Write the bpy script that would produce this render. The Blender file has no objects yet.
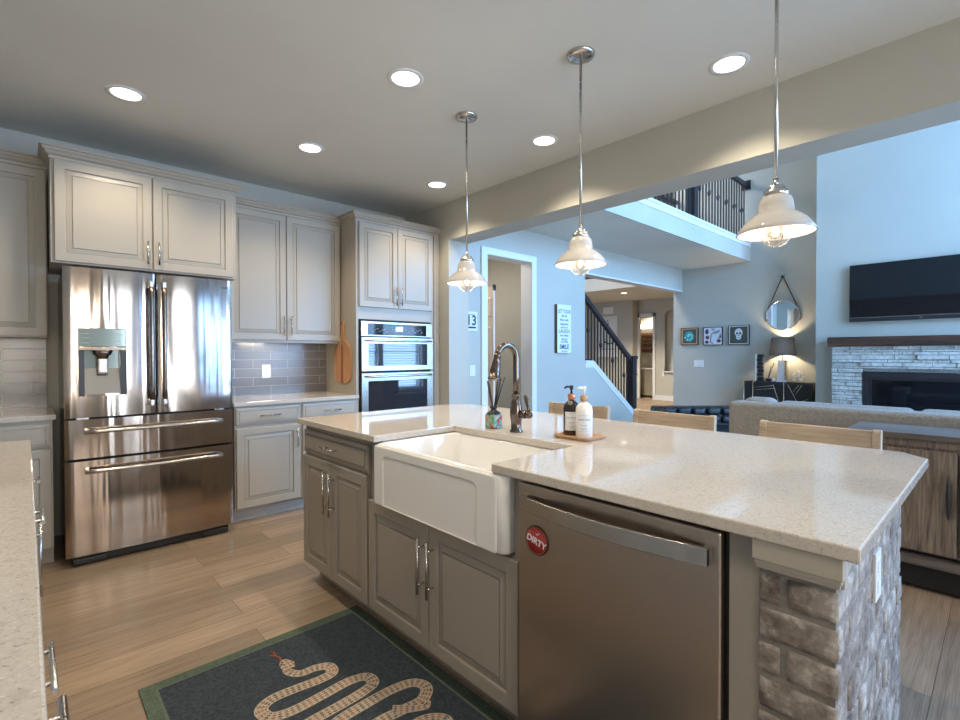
import bpy, bmesh, math, random
from mathutils import Vector, Matrix
random.seed(7)
C = bpy.context.scene.collection
PI = math.pi

# ------------------------------------------------------------------ camera
FPX, YAW, PITCH, ROLL, CH = 489.2321, math.radians(42.8467), math.radians(-0.7081), math.radians(0.1184), 1.2732
cam_d = bpy.data.cameras.new('camera'); cam = bpy.data.objects.new('camera', cam_d); C.objects.link(cam)
cam_d.sensor_width = 36; cam_d.lens = FPX / 960 * 36; cam_d.clip_start = 0.02; cam_d.clip_end = 100
fw = Vector((math.sin(YAW) * math.cos(PITCH), math.cos(YAW) * math.cos(PITCH), math.sin(PITCH)))
r0 = Vector((math.cos(YAW), -math.sin(YAW), 0)); u0 = r0.cross(fw)
rr = r0 * math.cos(ROLL) - u0 * math.sin(ROLL); uu = r0 * math.sin(ROLL) + u0 * math.cos(ROLL)
M = Matrix((rr, uu, -fw)).transposed().to_4x4(); M.translation = (0, 0, CH)
cam.matrix_world = M
bpy.context.scene.camera = cam
vs = bpy.context.scene.view_settings
vs.view_transform = 'Standard'; vs.look = 'None'; vs.gamma = 1; vs.exposure = 0.40; vs.use_curve_mapping = False

# ------------------------------------------------------------------ world and daylight
w = bpy.data.worlds.new('world'); bpy.context.scene.world = w; w.use_nodes = True
w.node_tree.nodes['Background'].inputs[0].default_value = (0.42, 0.64, 1, 1)
w.node_tree.nodes['Background'].inputs[1].default_value = 1.6
def area(name, loc, target, sx, sy, power, col, spread=PI):
    d = bpy.data.lights.new(name, 'AREA'); d.shape = 'RECTANGLE'; d.size = sx; d.size_y = sy; d.energy = power; d.color = col; d.spread = spread
    o = bpy.data.objects.new(name, d); C.objects.link(o); o.location = loc
    o.rotation_euler = (Vector(target) - Vector(loc)).to_track_quat('-Z', 'Y').to_euler()
    return o
SKYC = (0.22, 0.50, 1.0)
area('sky_light_living_low', (6.1, -3.75, 1.35), (6.1, 0, 1.35), 4.2, 2.1, 430, (0.34, 0.60, 1.0))
area('sky_light_living_high', (6.1, -3.75, 3.9), (6.1, 0, 3.4), 4.2, 2.0, 760, SKYC)
area('sky_light_patio', (1.75, -3.75, 1.25), (1.75, 0, 1.2), 1.0, 2.3, 62, (0.80, 0.90, 1.0))
area('blue_fill_nook', (3.3, -3.75, 1.35), (2.2, 0, 1.0), 1.0, 2.0, 50, (0.20, 0.46, 1.0))  # blue fill added to tint the brick side, shining through a made-up window
area('sky_light_left', (-0.2, -3.75, 1.5), (0.6, 0, 1.3), 0.7, 1.4, 66, (1.0, 0.90, 0.78))

# ------------------------------------------------------------------ materials
MATS = {}
def nt(name, col=(.5, .5, .5), rough=.5, metal=0, spec=.5, **kw):
    m = bpy.data.materials.new(name); m.use_nodes = True; n = m.node_tree.nodes; l = m.node_tree.links
    b = n['Principled BSDF']; b.inputs['Base Color'].default_value = (*col, 1); b.inputs['Roughness'].default_value = rough
    b.inputs['Metallic'].default_value = metal; b.inputs['Specular IOR Level'].default_value = spec
    for k, v in kw.items(): b.inputs[k.replace('_', ' ')].default_value = v
    MATS[name] = m
    return m, n, l, b
def coords(n, l, scale=(1, 1, 1), kind='Object', rot=(0, 0, 0), loc=(0, 0, 0)):
    t = n.new('ShaderNodeTexCoord'); mp = n.new('ShaderNodeMapping'); mp.inputs['Scale'].default_value = scale
    mp.inputs['Rotation'].default_value = rot; mp.inputs['Location'].default_value = loc
    l.new(t.outputs[kind], mp.inputs[0]); return mp.outputs[0]
def noise(n, l, vec, scale, detail=4, rough=.5, dist=0):
    t = n.new('ShaderNodeTexNoise'); t.inputs['Scale'].default_value = scale; t.inputs['Detail'].default_value = detail
    t.inputs['Roughness'].default_value = rough; t.inputs['Distortion'].default_value = dist
    if vec: l.new(vec, t.inputs['Vector'])
    return t.outputs['Fac']
def ramp(n, l, fac, stops):
    r = n.new('ShaderNodeValToRGB'); e = r.color_ramp.elements
    while len(e) < len(stops): e.new(.5)
    for i, (p, c) in enumerate(stops): e[i].position = p; e[i].color = (*c, 1) if len(c) == 3 else c
    l.new(fac, r.inputs[0]); return r.outputs[0]
def bump(n, l, b, h, strength=.2, dist=.002):
    t = n.new('ShaderNodeBump'); t.inputs['Strength'].default_value = strength; t.inputs['Distance'].default_value = dist
    l.new(h, t.inputs['Height']); l.new(t.outputs[0], b.inputs['Normal']); return t
def mixc(n, l, fac, a, bb, mode='MIX'):
    t = n.new('ShaderNodeMix'); t.data_type = 'RGBA'; t.blend_type = mode
    for s, v in ((0, fac), (6, a), (7, bb)):
        if hasattr(v, 'links') or hasattr(v, 'is_linked'): l.new(v, t.inputs[s])
        elif s == 0: t.inputs[0].default_value = v
        else: t.inputs[s].default_value = (*v, 1)
    return t.outputs[2]
def paint(name, col, rough=.6, bs=.04, sc=60, var=.04):
    m, n, l, b = nt(name, col, rough)
    v = coords(n, l); f = noise(n, l, v, 1.3, 3)
    c = ramp(n, l, f, [(.3, tuple(x * (1 - var) for x in col)), (.7, tuple(min(1, x * (1 + var)) for x in col))])
    l.new(c, b.inputs['Base Color']); bump(n, l, b, noise(n, l, v, sc, 5), bs, .003)
    return m
def wood(name, stops, sc=(2, 30, 30), rough=.5, bs=.15, dist=1.5):
    m, n, l, b = nt(name, stops[0][1], rough)
    v = coords(n, l, sc); f = noise(n, l, v, 1.0, 8, .62, dist)
    l.new(ramp(n, l, f, stops), b.inputs['Base Color']); bump(n, l, b, f, bs, .002)
    return m
def steel(name, col, rough=.22, wav=(5, 5, .5), ws=.35, brush=(300, 300, 3)):
    m, n, l, b = nt(name, col, rough, 1.0)
    f2 = noise(n, l, coords(n, l, wav), 1.0, 2, .5, .6); f1 = noise(n, l, coords(n, l, brush), 1.0, 2)
    b1 = n.new('ShaderNodeBump'); b1.inputs['Strength'].default_value = ws; b1.inputs['Distance'].default_value = .012; l.new(f2, b1.inputs['Height'])
    b2 = n.new('ShaderNodeBump'); b2.inputs['Strength'].default_value = .008; b2.inputs['Distance'].default_value = .0005; l.new(f1, b2.inputs['Height'])
    l.new(b1.outputs[0], b2.inputs['Normal']); l.new(b2.outputs[0], b.inputs['Normal'])
    l.new(ramp(n, l, f1, [(.3, (rough * .8,) * 3), (.7, (rough * 1.2,) * 3)]), b.inputs['Roughness'])
    return m
paint('wall_paint', (.49, .47, .405), .7, .05, 90)
paint('ceiling_paint', (.69, .672, .60), .85, .22, 38)
paint('white_trim', (.74, .74, .73), .4, .01)
paint('cabinet_paint', (.425, .378, .308), .38, .02, 120, .02)
paint('cabinet_dark', (.20, .185, .17), .6, .02)
paint('island_shaded_paint', (.32, .282, .235), .40, .02, 120, .02)  # cabinet colour darkened, the unlit look of the island put into it
paint('plaster_white', (.70, .69, .67), .6)
def m_quartz():
    m, n, l, b = nt('quartz', (.7, .64, .56), .05, 0, .5)
    v = coords(n, l); f = noise(n, l, v, 170, 2, .6); g = noise(n, l, v, 60, 3, .6)
    c = ramp(n, l, f, [(.27, (.27, .22, .18)), (.37, (.55, .49, .42)), (.64, (.59, .53, .46)), (.76, (.74, .70, .65))])
    c2 = ramp(n, l, g, [(.32, (.88, .87, .86)), (.46, (1, 1, 1))])
    l.new(mixc(n, l, 1.0, c, c2, 'MULTIPLY'), b.inputs['Base Color'])
m_quartz()
def m_floor():
    m, n, l, b = nt('floor_planks', (.3, .2, .13), .38, 0, .5)
    v = coords(n, l)
    br = n.new('ShaderNodeTexBrick'); l.new(v, br.inputs['Vector'])
    br.offset = .37; br.offset_frequency = 2; br.squash = 1
    for k, val in (('Scale', 1), ('Mortar Size', .0013), ('Mortar Smooth', .1), ('Brick Width', 1.22), ('Row Height', .182), ('Bias', 0)): br.inputs[k].default_value = val
    br.inputs['Color1'].default_value = (0, 0, 0, 1); br.inputs['Color2'].default_value = (1, 1, 1, 1); br.inputs['Mortar'].default_value = (.5, .5, .5, 1)
    cb = n.new('ShaderNodeSeparateColor'); l.new(br.outputs['Color'], cb.inputs[0])
    # grain shifted per plank
    mu = n.new('ShaderNodeVectorMath'); mu.operation = 'MULTIPLY_ADD'; mu.inputs[1].default_value = (1.3, 22, 1)
    cm = n.new('ShaderNodeCombineXYZ'); mm = n.new('ShaderNodeMath'); mm.operation = 'MULTIPLY'; mm.inputs[1].default_value = 9
    l.new(cb.outputs[0], mm.inputs[0]); l.new(mm.outputs[0], cm.inputs[0]); l.new(mm.outputs[0], cm.inputs[2])
    l.new(v, mu.inputs[0]); l.new(cm.outputs[0], mu.inputs[2])
    g = noise(n, l, mu.outputs[0], 1.6, 9, .65, .6)
    c = ramp(n, l, g, [(.28, (.16, .108, .070)), (.42, (.295, .208, .140)), (.58, (.37, .268, .182)), (.75, (.49, .37, .265))])
    cut = noise(n, l, coords(n, l, (4, 220, 1)), 1, 3, .7)
    cc = mixc(n, l, .42, c, ramp(n, l, cut, [(.35, (.17, .12, .085)), (.6, (.43, .33, .235))]))
    pl = ramp(n, l, cb.outputs[0], [(0, (.76, .76, .77)), (1, (1.16, 1.14, 1.12))])
    cd = mixc(n, l, 1, cc, pl, 'MULTIPLY')
    ce = mixc(n, l, br.outputs['Fac'], cd, (.075, .05, .035))
    l.new(ce, b.inputs['Base Color'])
    bump(n, l, b, mixc(n, l, br.outputs['Fac'], cut, (0, 0, 0)), .18, .002)
    l.new(ramp(n, l, g, [(.3, (.44,) * 3), (.7, (.30,) * 3)]), b.inputs['Roughness'])
m_floor()
def m_tile():
    m, n, l, b = nt('subway_tile', (.3, .28, .26), .20, 0, .45)
    t = n.new('ShaderNodeTexCoord'); s = n.new('ShaderNodeSeparateXYZ'); cmb = n.new('ShaderNodeCombineXYZ')
    l.new(t.outputs['Object'], s.inputs[0]); l.new(s.outputs[0], cmb.inputs[0]); l.new(s.outputs[2], cmb.inputs[1])
    br = n.new('ShaderNodeTexBrick'); l.new(cmb.outputs[0], br.inputs['Vector']); br.offset = .5
    for k, val in (('Scale', 1), ('Mortar Size', .003), ('Mortar Smooth', .3), ('Brick Width', .305), ('Row Height', .078), ('Bias', 0)): br.inputs[k].default_value = val
    br.inputs['Color1'].default_value = (.165, .152, .138, 1); br.inputs['Color2'].default_value = (.21, .195, .178, 1); br.inputs['Mortar'].default_value = (.40, .38, .35, 1)
    l.new(br.outputs['Color'], b.inputs['Base Color'])
    inv = n.new('ShaderNodeMath'); inv.operation = 'SUBTRACT'; inv.inputs[0].default_value = 1; l.new(br.outputs['Fac'], inv.inputs[1])
    wv = noise(n, l, cmb.outputs[0], 14, 2); ad = n.new('ShaderNodeMath'); ad.operation = 'MULTIPLY_ADD'; ad.inputs[1].default_value = .35
    l.new(wv, ad.inputs[0]); l.new(inv.outputs[0], ad.inputs[2]); bump(n, l, b, ad.outputs[0], .45, .004)
m_tile()
steel('stainless', (.47, .40, .345), .12, (5.5, 5.5, .3), .95, (900, 900, 8))
nt('stainless_flat', (.47, .44, .40), .25, 1.0)
steel('dishwasher_steel', (.45, .385, .325), .33, (3, 3, .6), .12, (1, 1, 1))
steel('nickel', (.58, .56, .53), .24, (1, 1, 1), 0, (30, 30, 30))
steel('dark_steel', (.25, .20, .165), .20, (3, 3, 1), .1)
steel('bronze', (.17, .135, .112), .20, (1, 1, 1), 0, (40, 40, 40))
steel('brass', (.62, .47, .28), .3, (1, 1, 1), 0, (40, 40, 40))
nt('black_plastic', (.018, .018, .02), .35); nt('black_iron', (.022, .02, .022), .4)
nt('gap_black', (.006, .006, .007), .6)
nt('black_glass', (.006, .006, .008), .04, 0, .45)
nt('oven_glass', (.02, .022, .028), .03, 0, 1.0)
nt('glass_panel', (.36, .42, .38), .12, .6)
nt('ceramic', (.80, .78, .745), .07, 0, .6)
nt('opal_glass', (.56, .525, .48), .07, 0, .6, Transmission_Weight=.0)
nt('shade_inner', (.95, .93, .90), .3)
nt('white_plastic', (.76, .76, .745), .3)
nt('ink', (.03, .03, .035), .6)
nt('ink_grey', (.30, .31, .34), .6)
nt('paper', (.72, .74, .77), .6)
nt('red_enamel', (.42, .032, .026), .25); nt('dark_red', (.10, .012, .012), .4)
nt('copper', (.62, .27, .16), .28, .8)
nt('amber_glass', (.022, .014, .011), .05, 0, .7)
nt('teal_art', (.02, .30, .34), .5); nt('teal_pale', (.35, .72, .72), .5); nt('olive_art', (.075, .085, .055), .6); nt('plum_art', (.16, .05, .08), .6)
nt('mirror_glass', (.82, .85, .87), .01, 1.0)
nt('greenery', (.10, .22, .05), .8)
def emis(name, col, s):
    m, n, l, b = nt(name, col, .5); b.inputs['Emission Color'].default_value = (*col, 1); b.inputs['Emission Strength'].default_value = s
emis('lamp_lens', (1, .92, .80), 3.5); nt('bulb_glass', (.30, .26, .21), .05, .9, .8, Alpha=.45); emis('puck_glow', (1, .85, .65), 8)
emis('vanity_glow', (1, .90, .75), 2.6)
m, n, l, b = nt('clear_glass', (.32, .29, .25), .02, .85, .8); b.inputs['Alpha'].default_value = .34
m, n, l, b = nt('window_glass', (.8, .9, 1), .01, 0, .8); b.inputs['Alpha'].default_value = .06
wood('light_wood', [(.3, (.36, .26, .17)), (.5, (.48, .36, .25)), (.7, (.56, .44, .32))], (30, 2, 30))
wood('board_wood', [(.3, (.36, .155, .065)), (.5, (.52, .26, .12)), (.7, (.62, .35, .18))], (30, 30, 2), .4)
wood('board_wood_dark', [(.3, (.18, .06, .03)), (.7, (.34, .13, .06))], (30, 30, 2), .4)
wood('tray_wood', [(.3, (.38, .21, .11)), (.7, (.60, .38, .22))], (30, 3, 30))
wood('rustic_wood', [(.30, (.05, .038, .030)), (.43, (.13, .098, .074)), (.55, (.185, .142, .108)), (.72, (.27, .215, .17))], (34, 34, 2.4), .6, .5, 2.2)
wood('rustic_top', [(.3, (.045, .036, .034)), (.5, (.11, .09, .08)), (.7, (.17, .145, .13))], (16, 1.6, 16), .7, .4, 1.5)
wood('mantel_wood', [(.3, (.012, .007, .004)), (.5, (.065, .026, .012)), (.72, (.17, .068, .028))], (12, 1.3, 12), .8, .4, 1.5)
wood('door_wood', [(.3, (.72, .56, .42)), (.7, (.78, .62, .47))], (8, 8, 1), .5, .02)
wood('dark_walnut', [(.3, (.10, .05, .03)), (.7, (.22, .12, .07))], (10, 10, 1), .5)
def m_fabric(name, a, c, sc=260, rough=.95):
    m, n, l, b = nt(name, a, rough); v = coords(n, l); f = noise(n, l, v, sc, 2, .7); g = noise(n, l, v, 70, 3)
    l.new(mixc(n, l, .4, ramp(n, l, f, [(.35, a), (.65, c)]), ramp(n, l, g, [(.35, a), (.65, c)])), b.inputs['Base Color']); bump(n, l, b, f, .5, .003)
m_fabric('sofa_fabric', (.19, .175, .155), (.36, .335, .30), 150)
m_fabric('rug_field', (.012, .019, .026), (.050, .066, .080), 190); m_fabric('rug_border', (.045, .070, .048), (.110, .145, .105), 160)
m_fabric('rug_line', (.07, .09, .07), (.14, .165, .13), 160); m_fabric('snake_red', (.30, .06, .03), (.42, .10, .05), 160)
m_fabric('lamp_linen', (.22, .20, .17), (.40, .37, .32), 160); m_fabric('pale_cushion', (.36, .32, .28), (.48, .44, .40), 200)
nt('leather', (.016, .016, .019), .42, 0, .4)
def m_snake():
    m, n, l, b = nt('snake_scales', (.5, .4, .3), .9)
    t = n.new('ShaderNodeUVMap'); s = n.new('ShaderNodeSeparateXYZ'); l.new(t.outputs[0], s.inputs[0])
    def mth(op, a, bb=None):
        q = n.new('ShaderNodeMath'); q.operation = op
        for i, x in enumerate((a, bb)):
            if x is None: continue
            if hasattr(x, 'links'): l.new(x, q.inputs[i])
            else: q.inputs[i].default_value = x
        return q.outputs[0]
    U = mth('MULTIPLY', s.outputs[0], 48); V = mth('MULTIPLY', s.outputs[1], 4)
    fu = mth('FRACT', U); fv = mth('FRACT', mth('ADD', V, 0.0))
    a = mth('ABSOLUTE', mth('SUBTRACT', fu, .5)); tri = mth('LESS_THAN', mth('MULTIPLY', a, 2.0), mth('SUBTRACT', .92, fv))
    g = noise(n, l, coords(n, l), 40, 2)
    dark = ramp(n, l, g, [(.4, (.05, .04, .035)), (.6, (.30, .13, .06))])
    edge = mth('LESS_THAN', mth('ABSOLUTE', mth('SUBTRACT', s.outputs[1], .5)), .42)
    f = mth('MULTIPLY', mth('MULTIPLY', tri, edge), .85)
    l.new(mixc(n, l, f, (.44, .36, .275), dark), b.inputs['Base Color'])
m_snake()
m_ = MATS['lamp_linen']; n_, l_ = m_.node_tree.nodes, m_.node_tree.links; tr_ = n_.new('ShaderNodeBsdfTranslucent'); tr_.inputs[0].default_value = (.10, .092, .08, 1); mx_ = n_.new('ShaderNodeMixShader'); mx_.inputs[0].default_value = .6
l_.new(n_['Principled BSDF'].outputs[0], mx_.inputs[1]); l_.new(tr_.outputs[0], mx_.inputs[2]); l_.new(mx_.outputs[0], n_['Material Output'].inputs[0])
def m_rough_stone(name, stops, sc, bs):
    m, n, l, b = nt(name, stops[0][1], .9); v = coords(n, l); f = noise(n, l, v, sc, 6, .65); g = noise(n, l, v, sc / 6, 3)
    c = ramp(n, l, f, stops); l.new(mixc(n, l, .35, c, ramp(n, l, g, stops)), b.inputs['Base Color']); bump(n, l, b, f, bs, .006)
m_rough_stone('brick_grey', [(.36, (.075, .058, .048)), (.46, (.19, .155, .13)), (.54, (.27, .23, .195)), (.64, (.50, .46, .41))], 24, .9)
m_rough_stone('mortar', [(.3, (.16, .14, .12)), (.7, (.30, .27, .235))], 50, .8)
m_rough_stone('ledger_stone', [(.3, (.30, .285, .25)), (.5, (.56, .535, .485)), (.7, (.74, .715, .66))], 26, .8)
def m_mosaic():
    m, n, l, b = nt('mosaic', (.3, .4, .3), .25); v = coords(n, l, (1, 1, 1)); t = n.new('ShaderNodeTexVoronoi'); t.inputs['Scale'].default_value = 90; l.new(v, t.inputs['Vector'])
    s = n.new('ShaderNodeSeparateColor'); l.new(t.outputs['Color'], s.inputs[0])
    l.new(ramp(n, l, s.outputs[0], [(.0, (.08, .30, .20)), (.3, (.20, .48, .33)), (.5, (.52, .20, .08)), (.68, (.42, .36, .20)), (.8, (.10, .12, .10)), (.9, (.40, .03, .03))]), b.inputs['Base Color'])
m_mosaic()

# ------------------------------------------------------------------ helpers
def B(): return bmesh.new()
def box(bm, x0, x1, y0, y1, z0, z1, bev=0, mi=0, seg=2):
    if x0 > x1: x0, x1 = x1, x0
    if y0 > y1: y0, y1 = y1, y0
    vs_ = [bm.verts.new((x, y, z)) for z in (z0, z1) for y in (y0, y1) for x in (x0, x1)]
    fs = [bm.faces.new([vs_[i] for i in q]) for q in ((0, 2, 3, 1), (4, 5, 7, 6), (0, 1, 5, 4), (2, 6, 7, 3), (0, 4, 6, 2), (1, 3, 7, 5))]
    for f in fs: f.material_index = mi
    if bev:
        es = list({e for f in fs for e in f.edges})
        r = bmesh.ops.bevel(bm, geom=es, offset=bev, segments=seg, profile=.5, affect='EDGES')
        for f in r['faces']: f.material_index = mi
    return vs_
def tube(bm, pts, r, seg=12, cap=True, mi=0):
    pts = [Vector(p) for p in pts]; n = len(pts); rs = r if isinstance(r, (list, tuple)) else [r] * n
    T = [(pts[min(i + 1, n - 1)] - pts[max(i - 1, 0)]).normalized() for i in range(n)]
    a = Vector((0, 0, 1)) if abs(T[0].z) < .9 else Vector((1, 0, 0)); N = T[0].cross(a).normalized(); R = []
    for i in range(n):
        N = (N - T[i] * N.dot(T[i])).normalized(); Bn = T[i].cross(N)
        R.append([bm.verts.new(pts[i] + (N * math.cos(2 * PI * k / seg) + Bn * math.sin(2 * PI * k / seg)) * rs[i]) for k in range(seg)])
    for i in range(n - 1):
        for k in range(seg):
            f = bm.faces.new((R[i][k], R[i][(k + 1) % seg], R[i + 1][(k + 1) % seg], R[i + 1][k])); f.smooth = True; f.material_index = mi
    if cap: bm.faces.new(R[0][::-1]).material_index = mi; bm.faces.new(R[-1]).material_index = mi
def cyl(bm, p0, p1, r, seg=16, mi=0): tube(bm, [p0, p1], r, seg, True, mi)
def lathe(bm, prof, c=(0, 0, 0), seg=32, mi=0, axis='Z', smooth=True, cap=True):
    R = []
    for (r, z) in prof:
        ring = []
        for k in range(seg):
            a = 2 * PI * k / seg; x, y = r * math.cos(a), r * math.sin(a)
            p = {'Z': (x, y, z), 'X': (z, x, y), 'Y': (x, z, y)}[axis]
            ring.append(bm.verts.new((c[0] + p[0], c[1] + p[1], c[2] + p[2])))
        R.append(ring)
    for i in range(len(R) - 1):
        for k in range(seg):
            f = bm.faces.new((R[i][k], R[i][(k + 1) % seg], R[i + 1][(k + 1) % seg], R[i + 1][k])); f.smooth = smooth; f.material_index = mi
    if not cap: return
    if prof[0][0] > 1e-4: bm.faces.new(R[0][::-1]).material_index = mi
    if prof[-1][0] > 1e-4: bm.faces.new(R[-1]).material_index = mi
def prism(bm, pts, ext, mi=0):
    a = [bm.verts.new(p) for p in pts]; b2 = [bm.verts.new(Vector(p) + Vector(ext)) for p in pts]; n = len(a)
    bm.faces.new(a[::-1]).material_index = mi; bm.faces.new(b2).material_index = mi
    for i in range(n): bm.faces.new((a[i], a[(i + 1) % n], b2[(i + 1) % n], b2[i])).material_index = mi
def rings(bm, o, u, v, prof, w, h, rad=None, mi=0):
    """nested rectangles (inset, height) from a back plane outward; a closed panel"""
    o, u, v = Vector(o), Vector(u), Vector(v); nrm = u.cross(v); R = []
    for (ins, ht) in prof:
        R.append([bm.verts.new(o + u * a + v * c + nrm * ht) for a, c in ((ins, ins), (w - ins, ins), (w - ins, h - ins), (ins, h - ins))])
    bm.faces.new(R[0][::-1]).material_index = mi
    for i in range(len(R) - 1):
        for k in range(4): bm.faces.new((R[i][k], R[i][(k + 1) % 4], R[i + 1][(k + 1) % 4], R[i + 1][k])).material_index = mi
    bm.faces.new(R[-1]).material_index = mi
def wloc(o):
    v = Vector((0, 0, 0))
    while o: v += o.location; o = o.parent
    return v
def obj(name, bm, mat, parent=None, origin=None, bevel=0, weld=True, nrm=True):
    if weld: bmesh.ops.remove_doubles(bm, verts=bm.verts, dist=1e-6)
    if nrm: bmesh.ops.recalc_face_normals(bm, faces=bm.faces)
    s = wloc(parent) if parent else Vector(origin or (0, 0, 0))
    bmesh.ops.translate(bm, verts=bm.verts, vec=-s)
    me = bpy.data.meshes.new(name); bm.to_mesh(me); bm.free()
    for m_ in (mat if isinstance(mat, (list, tuple)) else [mat]): me.materials.append(MATS[m_])
    o = bpy.data.objects.new(name, me); C.objects.link(o)
    if parent: o.parent = parent
    else: o.location = s
    if bevel:
        md = o.modifiers.new('bevel', 'BEVEL'); md.width = bevel; md.segments = 2; md.limit_method = 'ANGLE'
    return o
def tag(o, label=None, cat=None, group=None, kind=None):
    if label: o['label'] = label
    if cat: o['category'] = cat
    if group: o['group'] = group
    if kind: o['kind'] = kind
    return o
def thing(name, label, cat, loc=(0, 0, 0), group=None):
    o = bpy.data.objects.new(name, None); o.empty_display_size = .05; C.objects.link(o); o.location = loc
    return tag(o, label, cat, group)
def struct(name, bm, mat, label=None, parent=None, **k): return tag(obj(name, bm, mat, parent, **k), label, None, None, 'structure')
def dup(root, loc, rotz=0, label=None):
    r = root.copy(); C.objects.link(r); r.location = loc; r.rotation_euler = (0, 0, rotz)
    if label: r['label'] = label
    def kids(a, bb):
        for ch in list(a.children):
            c_ = ch.copy(); C.objects.link(c_); c_.parent = bb; kids(ch, c_)
    kids(root, r); return r
def text(parent, name, s, o, u, v, size, mat, ext=.0006, align='CENTER', font_scale=(1, 1), bold=0):
    cu = bpy.data.curves.new('t', 'FONT'); cu.body = s; cu.size = size; cu.align_x = align; cu.align_y = 'CENTER'; cu.extrude = ext; cu.offset = bold
    to = bpy.data.objects.new('t', cu); C.objects.link(to); bpy.context.view_layer.update()
    dg = bpy.context.evaluated_depsgraph_get(); me = bpy.data.meshes.new_from_object(to.evaluated_get(dg))
    bpy.data.objects.remove(to); o, u, v = Vector(o), Vector(u), Vector(v); nn = u.cross(v); s0 = wloc(parent)
    for vt in me.vertices:
        c_ = vt.co; vt.co = o + u * c_.x * font_scale[0] + v * c_.y * font_scale[1] + nn * c_.z - s0
    me.materials.clear(); me.materials.append(MATS[mat]); me.name = name
    ob = bpy.data.objects.new(name, me); C.objects.link(ob); ob.parent = parent; return ob

# ------------------------------------------------------------------ dimensions
ZC = 2.775; YW = 4.535; XL = -0.64; XB, XB2 = 3.076, 3.331; ZB = 2.403; YF_ = -3.4
YG, YG2 = 4.0, 4.15; XF = 8.69; ZH = 5.5

# ------------------------------------------------------------------ room shell
b_ = B(); box(b_, XL - .15, 14.2, -3.55, 9.7, -.1, 0); struct('floor', b_, 'floor_planks')
b_ = B(); box(b_, XL, XB, YF_, YW, ZC, ZC + .12); struct('ceiling', b_, 'ceiling_paint')
b_ = B(); box(b_, XL - .15, XB, YW, YW + .15, 0, ZC + .12); struct('wall_back', b_, 'wall_paint')
b_ = B(); box(b_, XL - .15, XL, YF_, YW, 0, ZC + .12); struct('wall_left', b_, 'wall_paint')
b_ = B(); box(b_, XB, XB2, 3.766, YW + .15, 0, ZC + .12); box(b_, XB, XB2, YF_, 3.766, ZB, ZC + .12); struct('wall_right', b_, 'wall_paint')
# upper floor side above the kitchen
b_ = B(); box(b_, XB2 - .12, XB2, YF_, YG2, ZC + .12, ZH); struct('wall_upper', b_, 'wall_paint')
# hall wall with doorway and the open stair side
b_ = B()
box(b_, XB2, 3.80, YG, YG2, 0, ZC); box(b_, 3.80, 4.60, YG, YG2, 2.43, ZC); box(b_, 4.60, 5.703, YG, YG2, 0, ZC)
box(b_, 5.703, XF, YG, YG2, 2.403, ZC)
struct('wall_hall', b_, 'wall_paint')
b_ = B(); prism(b_, [(5.703, YG, 0), (7.06, YG, 0), (7.06, YG, .30), (5.90, YG, 1.13), (5.703, YG, 1.13)], (0, .15, 0)); struct('wall_stair', b_, 'wall_paint')
# stair cap board
b_ = B()
prism(b_, [(5.703, YG - .012, 1.13), (5.90, YG - .012, 1.13), (7.06, YG - .012, .30), (7.06, YG - .012, .345), (5.90, YG - .012, 1.178), (5.703, YG - .012, 1.178)], (0, .174, 0))
prism(b_, [(5.703, YG - .008, 1.08), (5.90, YG - .008, 1.08), (7.06, YG - .008, .25), (7.06, YG - .008, .30), (5.90, YG - .008, 1.13), (5.703, YG - .008, 1.13)], (0, .008, 0))
struct('trim_1', b_, 'white_trim')
b_ = B(); box(b_, 5.69, XF, YG - .012, YG2 + .012, 2.383, 2.403); struct('trim_2', b_, 'white_trim')
# loft slab (low ceiling of the passage) and its fascia
b_ = B(); box(b_, XB2, XF, 2.89, YG2, ZC, 3.05); struct('ceiling_passage', b_, 'ceiling_paint')
b_ = B(); box(b_, XB2, XF, 2.872, 2.89, ZC - .0, 3.06); struct('wall_loft', b_, 'wall_paint')
b_ = B(); box(b_, XB2, XF, 2.845, 2.99, 3.06, 3.10, .006); box(b_, XB2, XF, 2.86, 2.872, 3.0, 3.06); struct('trim_3', b_, 'white_trim')
# far wall, fireplace wall, window wall, high ceiling
b_ = B(); box(b_, XF, XF + .15, -3.5, 4.16, 0, ZH); struct('wall_far', b_, 'wall_paint')
b_ = B(); box(b_, 8.2, XF, -.42, 1.848, 0, ZH); struct('wall_fireplace', b_, 'wall_paint')
b_ = B(); box(b_, XB2 - .12, 14.2, -3.5, 9.7, ZH, ZH + .1); struct('ceiling_high', b_, 'ceiling_paint')
# front wall with openings
def wall_open(bm, x0, x1, y0, y1, z0, z1, holes):
    xs = sorted({x0, x1, *[h[0] for h in holes], *[h[1] for h in holes]}); zs = sorted({z0, z1, *[h[2] for h in holes], *[h[3] for h in holes]})
    for i in range(len(xs) - 1):
        for j in range(len(zs) - 1):
            cx, cz = (xs[i] + xs[i + 1]) / 2, (zs[j] + zs[j + 1]) / 2
            if not any(h[0] < cx < h[1] and h[2] < cz < h[3] for h in holes): box(bm, xs[i], xs[i + 1], y0, y1, zs[j], zs[j + 1])
def wall_open_y(bm, x0, x1, y0, y1, z0, z1, holes):
    ys = sorted({y0, y1, *[h[0] for h in holes], *[h[1] for h in holes]}); zs = sorted({z0, z1, *[h[2] for h in holes], *[h[3] for h in holes]})
    for i in range(len(ys) - 1):
        for j in range(len(zs) - 1):
            cy, cz = (ys[i] + ys[i + 1]) / 2, (zs[j] + zs[j + 1]) / 2
            if not any(h[0] < cy < h[1] and h[2] < cz < h[3] for h in holes): box(bm, x0, x1, ys[i], ys[i + 1], zs[j], zs[j + 1])
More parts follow.
